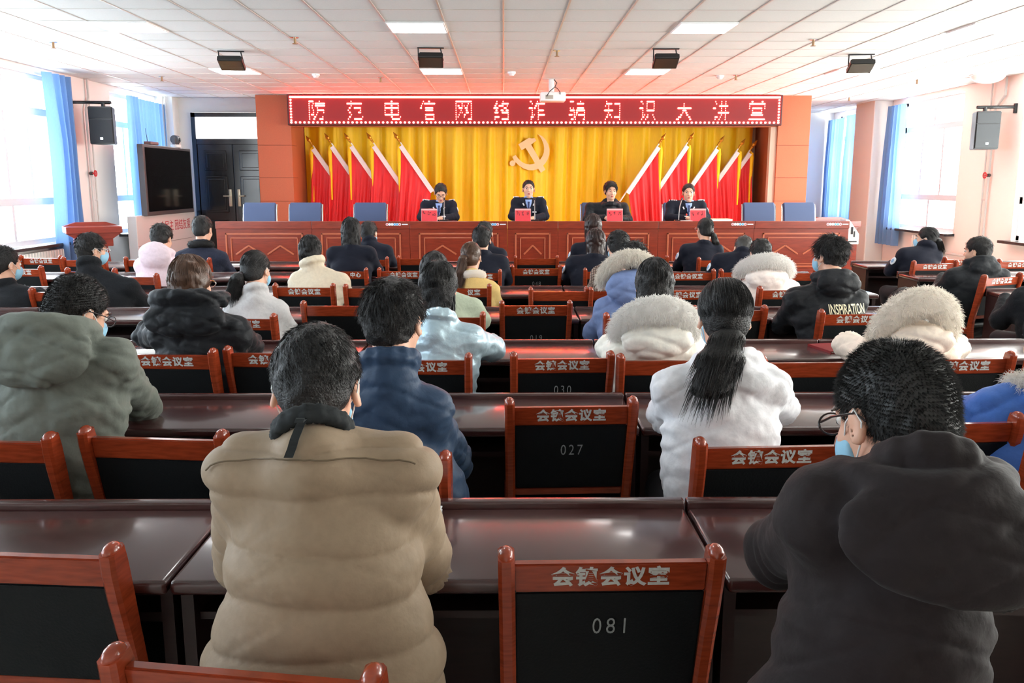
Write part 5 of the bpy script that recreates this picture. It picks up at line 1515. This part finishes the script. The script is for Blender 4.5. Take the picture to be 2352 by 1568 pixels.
K_ltgrey= cloth('coat_light_grey', (196, 194, 194), .8, bs=60, bump=.25)
K_sage  = cloth('coat_sage', (172, 182, 160), .8, bs=60, bump=.3)
K_dusty = cloth('down_dusty_blue', (116, 134, 178), .6, bs=24, bump=.4)
K_yell  = cloth('coat_yellow', (222, 190, 122), .85, bs=70, bump=.3)
K_over  = cloth('overcoat_black', (30, 32, 36), .9, bs=90, bump=.3)
K_pinkw = cloth('down_white_pink', (244, 232, 224), .6, bs=22, bump=.4)
K_plaid = cloth('plaid_brown', (134, 110, 98), .85, bs=60, bump=.2)
K_puffc = cloth('puffer_cream', (222, 208, 184), .4, bs=20, bump=.5)
K_pink  = cloth('coat_pink', (236, 214, 224), .75, bs=24, bump=.35)
K_police= cloth('overcoat_slate', (46, 50, 66), .85, bs=80, bump=.3)
K_blk2  = cloth('coat_black_hooded', (28, 31, 35), .65, bs=26, bump=.4)
F_white = mat('fur_white', (255, 253, 250), .8, trans=.55)
F_cream = mat('fur_cream', (255, 250, 242), .8, trans=.55)
F_black = mat('fur_black', (16, 16, 17), .8)
M_knit = mat('knit_charcoal', (34, 38, 40), .9)
M_seamb = mat('seam_beige', (110, 94, 74), .8)
# plaid weave
def _plaid():
    n = K_plaid.node_tree; b = n.nodes['Principled BSDF']
    tcn = n.nodes.new('ShaderNodeTexCoord'); mp = n.nodes.new('ShaderNodeMapping'); mp.inputs['Scale'].default_value = (26, 26, 26); n.links.new(tcn.outputs['Object'], mp.inputs[0])
    w1 = n.nodes.new('ShaderNodeTexWave'); w1.wave_type = 'BANDS'; w1.bands_direction = 'X'; w2 = n.nodes.new('ShaderNodeTexWave'); w2.bands_direction = 'Z'
    for w in (w1, w2): w.inputs['Scale'].default_value = 1; n.links.new(mp.outputs[0], w.inputs['Vector'])
    mm = n.nodes.new('ShaderNodeMath'); mm.operation = 'MULTIPLY'; n.links.new(w1.outputs[1], mm.inputs[0]); n.links.new(w2.outputs[1], mm.inputs[1])
    cr = n.nodes.new('ShaderNodeValToRGB'); cr.color_ramp.elements[0].color = lin((74, 56, 50)); cr.color_ramp.elements[1].color = lin((176, 152, 136)); cr.color_ramp.elements[1].position = .6
    n.links.new(mm.outputs[0], cr.inputs[0]); n.links.new(cr.outputs[0], b.inputs['Base Color'])
_plaid()
crew = lambda m=M_hair, n=5000, L=.014, w=.0012, t=.004, **k: dict(style='short', m=m, n=n, L=L, w=w, t=t, mix=(.9, .6, .22), g=-.05, **k)
mens = lambda m=M_hair, n=2600, L=.028, w=.0014, t=.008, **k: dict(style='short', m=m, n=n, L=L, w=w, t=t, mix=(.32, 1, .2), **k)
bob = lambda m=M_hair, ln=.15, n=1400, L=.09, w=.0016, **k: dict(style='bob', m=m, n=n, L=L, w=w, t=.010, len=ln, mix=(.04, 1, .06), g=-.03, swirl=0, rough=.004, **k)
def pony(m=M_hair, n=1400, pts=((0, -.105, .0), (.0, -.14, -.02), (0, -.15, -.10), (0, -.14, -.20)), r=(.018, .030, .036, .014), **k):
    return dict(style='pony', m=m, n=n, L=.08, w=.0013, t=.006, mix=(.02, 1, .03), g=-.01, swirl=0, rough=.002, crown=0, tail=dict(pts=pts, r=r, **k))
P_ = person

# ---------------------------------------------------------------- nearest desk
def beige_x(e):
    z0 = e['nb'][2]; cx = e['nb'][0]
    seam(lambda e: [(x, z0+.012-.10*abs(x-cx)**1.3*1.2) for x in np.linspace(cx-.185, cx+.185, 40)], M_seamb, .0017)(e)
    q = MB(); t = bmesh.new(); rows = []
    for t_ in np.linspace(0, 1, 12):
        x = cx-.004-.018*t_; z = z0+.078-.062*t_; ys = e['surf'](x, z, -1, .014)-.003
        rows.append([t.verts.new((x+dx, ys+dy, z)) for dx, dy in ((-.0075, 0), (.0075, 0), (.0075, .004), (-.0075, .004))])
    for a, b in zip(rows, rows[1:]):
        for i in range(4): t.faces.new((a[i], a[(i+1) % 4], b[(i+1) % 4], b[i]))
    t.faces.new(rows[0]); t.faces.new(rows[-1][::-1]); bmesh.ops.recalc_face_normals(t, faces=t.faces); q._add(t, None)
    q.build('strap', M_knit, e['jacket'])
    x = cx+.19; 
P_('man in a beige horizontally quilted jacket with dark knit collar, seen from behind in front', (722, 757, 1.64), (735, 955, 1.45), (476, 1002, 1022), 1.45, hyaw=2, hpitch=26, hipx=716, res=.0065, deskY=NEAR[0], skin=M_skin,
   jacket=dict(m=K_beige, t=.016, puff=(.088, .014), puff_top=.60, puff_off=.03, ww=.212, wr=.003, collar=0, collar_r=.072), hair=mens(n=12000, L=.020, w=.0010, t=.007, swirl=.9, crown=.02), eR=(968, 1290, 1.66), eL=(560, 1290, 1.66),
   extras=(knit_collar(M_knit), beige_x), mask=M_mask)
P_('man in a dark brown hooded coat with close-cropped greying hair, at the lower right', (2060, 796, 1.42), (2058, 1040, 1.20), (1790, 2330, 1105), 1.22, hyaw=20, hpitch=22, hipx=2030, res=.0065, deskY=NEAR[0], hs=1.02, seat=.47, hw=.99,
   jacket=dict(m=K_brown, t=.014, ww=.20, wr=.006, collar=.016, collar_r=.072, hood=dict(w=.165, h=.095, d=.055, y=.095, z=-.045, tilt=28, rim=.019, rw=.66, rz=.012, ry=.115, rise=.01, roll=5)), hair=crew(mat('hair_salt', (36, 36, 35), .5), n=30000, L=.012, w=.0005, t=.004, clip=False),
   eL=(1790, 1268, 1.52), eR=(2290, 1330, 1.5), wL=(1990, 1230, 1.78), wR=(2080, 1230, 1.8), mask=M_mask, glasses=M_rimd)
# ---------------------------------------------------------------- second row
P_('man in a grey-green hooded jacket leaning towards the right, at the left edge', (172, 636, 2.66), (118, 735, 2.42), (-60, 312, 792), 2.45, hyaw=-34, hpitch=26, hroll=6, hipx=110, res=.008, deskY=NEAR[1],
   jacket=dict(m=K_grey, t=.018, wr=.009, ww=.21, collar=.018, hood=dict(w=.185, h=.12, d=.07, y=.065, z=-.02, tilt=24, rim=.034, rw=.72, rz=.03, ry=.11, rise=.04)), hair=crew(M_hair, n=18000, L=.011, w=.0006, clip=False), eR=(330, 935, 2.86), wR=(285, 930, 3.1), mask=M_mask, glasses=M_rimd)
P_('man in a navy quilted jacket with tousled thick black hair', (903, 648, 2.50), (890, 788, 2.38), (748, 1040, 905), 2.50, hyaw=-14, hpitch=10, hipx=915, res=.0075, deskY=NEAR[1],
   jacket=dict(m=K_bluej, t=.016, puff=(.12, .006), wr=.007, ww=.205, collar=.020, collar_h=.035, collar_r=.076), hair=dict(style='short', m=M_hair, n=6500, L=.036, w=.0011, t=.011, mix=(.30, 1, .26), g=-.35, swirl=.5, rough=.006), eR=(1045, 1060, 2.72))
P_('woman in a long white padded coat with a black ponytail', (1667, 647, 2.62), (1682, 792, 2.50), (1498, 1818, 848), 2.52, hyaw=-3, hpitch=8, hipx=1665, res=.0075, deskY=NEAR[1], hs=.98,
   jacket=dict(m=K_white, t=.018, puff=(.16, .004), wr=.008, ww=.175, collar=.022, drop=.06, hood=dict(w=.13, h=.06, d=.045, y=.07, z=-.03, tilt=30, rim=.030, rz=.01)),
   hair=dict(pony(n=3000, pts=((.0, -.090, -.045), (-.018, -.150, -.065), (-.045, -.185, -.13), (-.075, -.200, -.22)), r=(.036, .050, .070, .062), L=.09, flat=.5), t=.012), eL=(1530, 950, 2.72), eR=(1790, 935, 2.72), mask=M_mask)
P_('woman in a bright cobalt padded coat with cream fur hood, cut by the right edge', (2425, 705, 2.78), (2400, 838, 2.62), (2228, 2580, 905), 2.55, hyaw=10, hpitch=15, hipx=2400, res=.009, deskY=NEAR[1], hs=.98,
   jacket=dict(m=K_cobalt, t=.022, wr=.010, collar=.02, hood=dict(w=.15, h=.09, d=.06, y=.08, z=-.03, tilt=30, rim=.034, rw=.85, rz=-.03, ry=.12, rise=.03, fw=.0012), fur=(F_cream, 3500, .03)), hair=bob(ln=.14), eL=(2212, 955, 2.80))
# ---------------------------------------------------------------- third row
P_('woman with a straight brown bob in a black hooded puffer coat', (436, 590, 3.78), (450, 678, 3.60), (338, 578, 735), 3.66, hyaw=-12, hpitch=10, hipx=450, res=.009, deskY=NEAR[2], hs=1.06,
   jacket=dict(m=K_blackp, t=.022, puff=(.17, .007), wr=.010, ww=.215, collar=.022, hood=dict(w=.19, h=.10, d=.06, y=.065, z=-.045, tilt=24, rim=.036, rw=.80, rz=.03, ry=.12, rise=.03)), hair=bob(M_hairb, .13, n=2600, L=.12), eL=(340, 770, 3.9), eR=(575, 800, 3.95), glasses=M_chrome)
P_('woman in a shiny silvery blue puffer jacket with dark shoulder-length hair', (1008, 602, 4.0), (1005, 705, 3.85), (925, 1118, 752), 3.92, hyaw=-14, hpitch=8, hipx=1010, res=.009, deskY=NEAR[2], hs=.96,
   jacket=dict(m=K_silver, t=.018, puff=(.15, .006), wr=.007, collar=.024, collar_h=.03, collar_r=.078), hair=bob(M_hair, .13, n=2600, L=.12), eR=(1130, 800, 4.08), glasses=M_rimd, mask=M_mask)
P_('woman in an ivory padded coat with a wide white fur hood trim', (1503, 597, 3.92), (1500, 728, 3.74), (1390, 1612, 788), 3.80, hyaw=0, hpitch=10, hipx=1498, res=.009, deskY=NEAR[2], hs=.97,
   jacket=dict(m=K_whitec, t=.022, puff=(.2, .005), wr=.009, collar=.02, hood=dict(w=.165, h=.095, d=.075, y=.075, z=-.015, tilt=22, rim=.056, rw=1.0, rz=.0, ry=.12, rise=.12, fw=.0016), fur=(F_white, 6000, .022)), hair=bob(ln=.13, n=1500), eL=(1398, 800, 4.0), eR=(1600, 800, 4.0))
P_('woman in a cream padded coat, head lost behind its fluffy cream fur hood', (2082, 668, 4.02), (2080, 742, 3.80), (1958, 2200, 785), 3.84, hyaw=0, hpitch=38, hipx=2085, res=.009, deskY=NEAR[2], hs=.93,
   jacket=dict(m=K_cream, t=.022, puff=(.2, .005), wr=.010, collar=.02, hood=dict(w=.15, h=.085, d=.075, y=.08, z=-.01, tilt=22, rim=.058, rw=1.05, rz=-.02, ry=.11, rise=.19, fw=.0016), fur=(F_cream, 6000, .024)), hair=bob(ln=.12, n=300), eL=(1945, 792, 4.08), eR=(2195, 800, 4.0))
# ---------------------------------------------------------------- middle row
P_('woman in a light grey coat with a low side ponytail', (586, 577, 5.15), (592, 652, 5.02), (512, 662, 695), 5.05, hyaw=-18, hpitch=10, hipx=600, res=.011, deskY=NEAR[3], hs=.96,
   jacket=dict(m=K_ltgrey, t=.014, wr=.005, collar=.016), hair=pony(n=900, pts=((-.03, -.10, -.03), (-.05, -.12, -.06), (-.065, -.12, -.13), (-.06, -.11, -.19)), r=(.02, .036, .040, .016)), mask=M_mask)
P_('woman in a pale sage coat mostly hidden by the silvery blue puffer', (997, 581, 5.3), (1012, 645, 5.15), (945, 1110, 690), 5.1, hyaw=-5, hpitch=14, res=.012, deskY=NEAR[3], hs=.95, jacket=dict(m=K_sage, t=.016, wr=.006), hair=bob(ln=.11, n=500), eR=(1105, 735, 5.25))
P_('girl in a dusty blue padded coat with a big cream fur-lined hood', (1455, 560, 5.3), (1432, 640, 5.14), (1362, 1512, 690), 5.1, hyaw=5, hpitch=16, res=.010, deskY=NEAR[3], hs=.95,
   jacket=dict(m=K_dusty, t=.02, wr=.008, puff=(.2, .005), hood=dict(w=.16, h=.115, d=.075, y=.07, z=.01, tilt=16, rim=.036, rw=1.04, rz=.03, ry=.09, rise=.16, fw=.0018), fur=(F_cream, 4500, .026)), hair=dict(style='short', m=M_hair, n=1200, L=.05, w=.002, t=.012, mix=(.4, .8, .5), rough=.010))
P_('young man in a black puffer jacket lettered across the back, turned left', (1908, 545, 5.25), (1905, 625, 5.08), (1800, 1995, 668), 5.06, hyaw=26, hpitch=4, hipx=1925, res=.009, deskY=NEAR[3], rz=4,
   jacket=dict(m=K_blackp, t=.020, wr=.007, puff=(.2, .004), ww=.215, collar=.02, hood=dict(w=.145, h=.085, d=.06, y=.07, z=-.005, tilt=24, rim=.03, rw=.75, rz=.02)), hair=dict(style='short', m=M_hair, n=2600, L=.045, w=.0018, t=.014, mix=(.5, .9, .35), swirl=.6, rough=.006), mask=M_mask,
   eL=(1795, 745, 5.3), extras=(back_text('INSPIRATION', .082, mat('letter_cream', (236, 226, 190), .6), .01, .865, .50),))
# ---------------------------------------------------------------- fifth row
P_('woman in a mustard yellow coat with a white collar and long brown ponytail', (1082, 557, 6.4), (1085, 615, 6.28), (1038, 1148, 652), 6.3, hyaw=-12, hpitch=8, hipx=1090, res=.012, deskY=NEAR[4], hs=.95,
   jacket=dict(m=K_yell, t=.012, wr=.004), hair=pony(M_hairb, n=600, pts=((-.01, -.10, .01), (-.02, -.125, -.01), (-.03, -.13, -.12), (-.03, -.12, -.25)), r=(.016, .028, .034, .018), n_=0) if False else pony(M_hairb, n=600, pts=((-.02, -.10, .005), (-.035, -.125, -.015), (-.05, -.13, -.13), (-.05, -.12, -.25)), r=(.016, .028, .036, .018)),
   extras=(scarf_collar(F_white, 300, .012, .07, .026, .01, 'white_collar'),))
P_('man in a black overcoat with glasses and a lowered mask, turned right', (208, 537, 6.28), (205, 595, 6.16), (142, 318, 645), 6.15, hyaw=-40, hpitch=8, hipx=235, res=.010, deskY=NEAR[4], rz=-6,
   jacket=dict(m=K_over, t=.016, wr=.005, ww=.22, collar=.026), hair=mens(n=1500, L=.03, w=.0022), mask=M_mask, glasses=M_chrome)
P_('masked man with shaved temples in a black coat, cut by the left edge', (8, 567, 6.3), (2, 640, 6.2), (-80, 100, 668), 6.15, hyaw=-30, hpitch=10, res=.011, deskY=NEAR[4], hs=1.05, jacket=dict(m=K_over, t=.016, wr=.005), hair=crew(M_hair, n=1500, w=.002), mask=M_mask)
P_('girl in a white padded coat with a white fur hood behind the lettered jacket', (1748, 550, 6.42), (1762, 612, 6.28), (1690, 1840, 648), 6.28, hyaw=0, hpitch=12, res=.011, deskY=NEAR[4], hs=.93,
   jacket=dict(m=K_pinkw, t=.022, wr=.007, puff=(.16, .006), hood=dict(w=.17, h=.085, d=.07, y=.07, z=-.01, tilt=20, rim=.05, rw=1.08, rz=.02, ry=.11, rise=.10, fw=.002), fur=(F_white, 3500, .026)), hair=mens(n=700, w=.0022))
P_('person with short swept hair in a brown plaid coat', (1420, 532, 6.42), (1412, 590, 6.3), (1358, 1478, 615), 6.3, hyaw=8, hpitch=8, res=.012, deskY=NEAR[4], hs=.95, jacket=dict(m=K_plaid, t=.012, wr=.003), hair=mens(n=900, w=.0022, t=.012), mask=M_mask)
P_('woman in a cream puffer jacket with wide folded collar and loose black hair', (712, 542, 6.4), (718, 590, 6.3), (660, 803, 632), 6.28, hyaw=0, hpitch=8, hipx=728, res=.011, deskY=NEAR[4], hs=.96,
   jacket=dict(m=K_puffc, t=.018, wr=.007, puff=(.16, .005), collar=.028, collar_h=.02, collar_r=.078), hair=dict(bob(ln=.03, n=900, L=.06, w=.002)))
# ---------------------------------------------------------------- second row from the stage
P_('woman in a pale pink padded coat with its hood hanging down', (370, 517, 7.56), (360, 570, 7.4), (308, 412, 596), 7.42, hyaw=-10, hpitch=18, res=.012, deskY=NEAR[5], hs=.96,
   jacket=dict(m=K_pink, t=.018, wr=.005, puff=(.15, .005), ww=.2, hood=dict(w=.14, h=.12, d=.07, y=.06, z=.02, tilt=12, rim=.03, rw=.8, rz=.03)), hair=mens(n=600, w=.0025, t=.014))
P_('man in a slate overcoat with a black fur collar near the stage table', (464, 497, 9.0), (458, 548, 8.88), (400, 522, 580), 8.92, hyaw=-10, hpitch=14, hipx=462, res=.012, deskY=NEAR[6], hs=1.12, jacket=dict(m=K_police, t=.018, wr=.004, ww=.21), hair=mens(n=900, w=.0022), extras=(scarf_collar(F_black, 900, .016, .08, .032, .005),))
P_('woman in navy uniform with long loose dark hair, left of centre', (806, 501, 7.56), (808, 560, 7.44), (750, 864, 570), 7.45, hpitch=6, hipx=810, res=.011, deskY=NEAR[5], hs=.97, jacket=dict(t=.010, wr=.003), hair=bob(ln=.16, n=900, L=.11, w=.002))
P_('man in navy uniform with neat black hair in the centre aisle seats', (1106, 520, 7.6), (1110, 572, 7.48), (1058, 1168, 590), 7.48, hpitch=6, res=.011, deskY=NEAR[5], jacket=dict(t=.010, wr=.003), hair=mens(n=900, w=.002))
P_('woman in navy uniform with straight shoulder-length hair, right of centre', (1368, 525, 7.58), (1365, 580, 7.46), (1300, 1428, 592), 7.46, hpitch=6, res=.011, deskY=NEAR[5], hs=.97, jacket=dict(t=.010, wr=.003), hair=bob(M_hairr, .14, n=900, L=.11, w=.002), extras=(arm_badge(-1),))
P_('grey-haired man in navy uniform bowing over his desk', (1708, 543, 7.74), (1697, 572, 7.55), (1636, 1755, 586), 7.48, hpitch=32, hroll=8, res=.011, deskY=NEAR[5], jacket=dict(t=.010, wr=.003), hair=crew(M_hairg, n=900, w=.002), extras=(arm_badge(-1),))
# ---------------------------------------------------------------- front row
P_('man in navy uniform with short hair beside the long-haired woman', (847, 509, 8.72), (850, 545, 8.6), (796, 902, 566), 8.6, hyaw=-14, hpitch=8, res=.012, deskY=NEAR[6], jacket=dict(t=.010, wr=.003), hair=mens(n=700, w=.0022), mask=M_mask)
P_('front-row man in navy uniform, head just above another in the centre', (1113, 509, 8.72), (1118, 552, 8.6), (1070, 1164, 574), 8.6, hpitch=4, res=.012, deskY=NEAR[6], jacket=dict(t=.010, wr=.003), hair=mens(n=700, w=.0022))
P_('front-row woman in navy uniform with a reddish brown bob', (1362, 493, 8.72), (1362, 548, 8.6), (1312, 1414, 562), 8.6, hpitch=2, res=.012, deskY=NEAR[6], hs=1.0, jacket=dict(t=.010, wr=.003), hair=bob(M_hairr, .12, n=700, w=.0022), extras=(arm_badge(-1),))
P_('front-row woman in navy uniform with a low ponytail lit brown at its end', (1620, 501, 8.64), (1612, 552, 8.5), (1562, 1662, 564), 8.52, hyaw=14, hpitch=2, res=.012, deskY=NEAR[6], hs=.97, jacket=dict(t=.010, wr=.003),
   hair=pony(M_hair, n=500, pts=((.03, -.10, -.03), (.045, -.12, -.06), (.06, -.125, -.13), (.075, -.11, -.22)), r=(.016, .024, .034, .022)), extras=(arm_badge(-1),), glasses=M_chrome)
# ---------------------------------------------------------------- right block
P_('masked woman in navy uniform facing left by the right window', (2130, 522, 8.52), (2122, 560, 8.4), (2062, 2164, 574), 8.42, hyaw=48, hpitch=0, rz=8, res=.011, deskY=NEAR[6], hs=.97, jacket=dict(t=.010, wr=.003, collar=.028), hair=dict(pony(M_hair, n=500, pts=((-.01, -.10, -.01), (-.01, -.12, -.02), (-.01, -.125, -.05), (-.01, -.12, -.08)), r=(.02, .036, .036, .02))), mask=M_mask, extras=(arm_badge(-1),))
P_('stout man in a hooded black coat sitting by the right aisle', (2248, 545, 7.3), (2246, 598, 7.16), (2170, 2318, 620), 7.22, hyaw=34, hpitch=6, rz=6, res=.010, deskY=NEAR[5], jacket=dict(m=K_blk2, t=.018, wr=.006, ww=.225, drop=.04, hood=dict(w=.14, h=.08, d=.055, y=.07, z=-.01, tilt=24, rim=.034, rz=.02)), hair=mens(n=900, w=.002))
P_('person in dark clothes cut off by the right edge beside the aisle desk', (2402, 565, 5.9), (2400, 632, 5.78), (2322, 2480, 668), 5.75, hyaw=10, hpitch=10, res=.013, deskY=NEAR[4], jacket=dict(m=K_over, t=.02, wr=.006), hair=mens(n=400, w=.002))
# ---------------------------------------------------------------- behind the stage table
st = dict(base=STG, back=True, deskY=12.57, deskZ=WT-STG, res=.0085, seat=.47)
kit = (officer_kit, arm_badge(-1))
P_('officer with glasses and medal badges looking down at his hands', (1012, 422, 12.92), (1010, 462, 13.02), (966, 1049, 463), 13.08, hpitch=30, hyaw=6, hs=1.1, jacket=dict(t=.014, wr=.002, collar=0), hair=mens(n=1200, L=.02, w=.002, t=.006), glasses=M_rimd, extras=kit, **st)
P_('officer in black uniform sitting upright below the emblem, mouth slightly open', (1214, 414, 12.98), (1213, 456, 13.02), (1174, 1254, 457), 13.08, hpitch=-2, hyaw=2, hs=1.1, jacket=dict(t=.014, wr=.002, collar=0), hair=crew(n=1000, w=.002), extras=kit+(medal,), **st)
P_('man in a black puffer jacket with high collar behind the stage table', (1403, 418, 12.96), (1402, 466, 13.02), (1344, 1444, 468), 13.08, hpitch=6, hyaw=8, hs=1.1, jacket=dict(m=K_blackp, t=.020, puff=(.075, .004), wr=.004, collar=.026, collar_h=.04, collar_r=.086, hood=dict(w=.15, h=.12, d=.05, y=.06, z=.04, tilt=8, rim=.03, rz=.04, rw=.7)), hair=mens(n=1200, L=.035, w=.002, t=.014), **st)
P_('officer in black uniform at the right speaking into a silver microphone', (1582, 422, 12.96), (1581, 463, 13.02), (1530, 1622, 464), 13.08, hpitch=2, hyaw=-6, hs=1.1, jacket=dict(t=.014, wr=.002, collar=0), hair=mens(n=1200, L=.018, w=.002, t=.006), extras=kit+(medal,), **st)
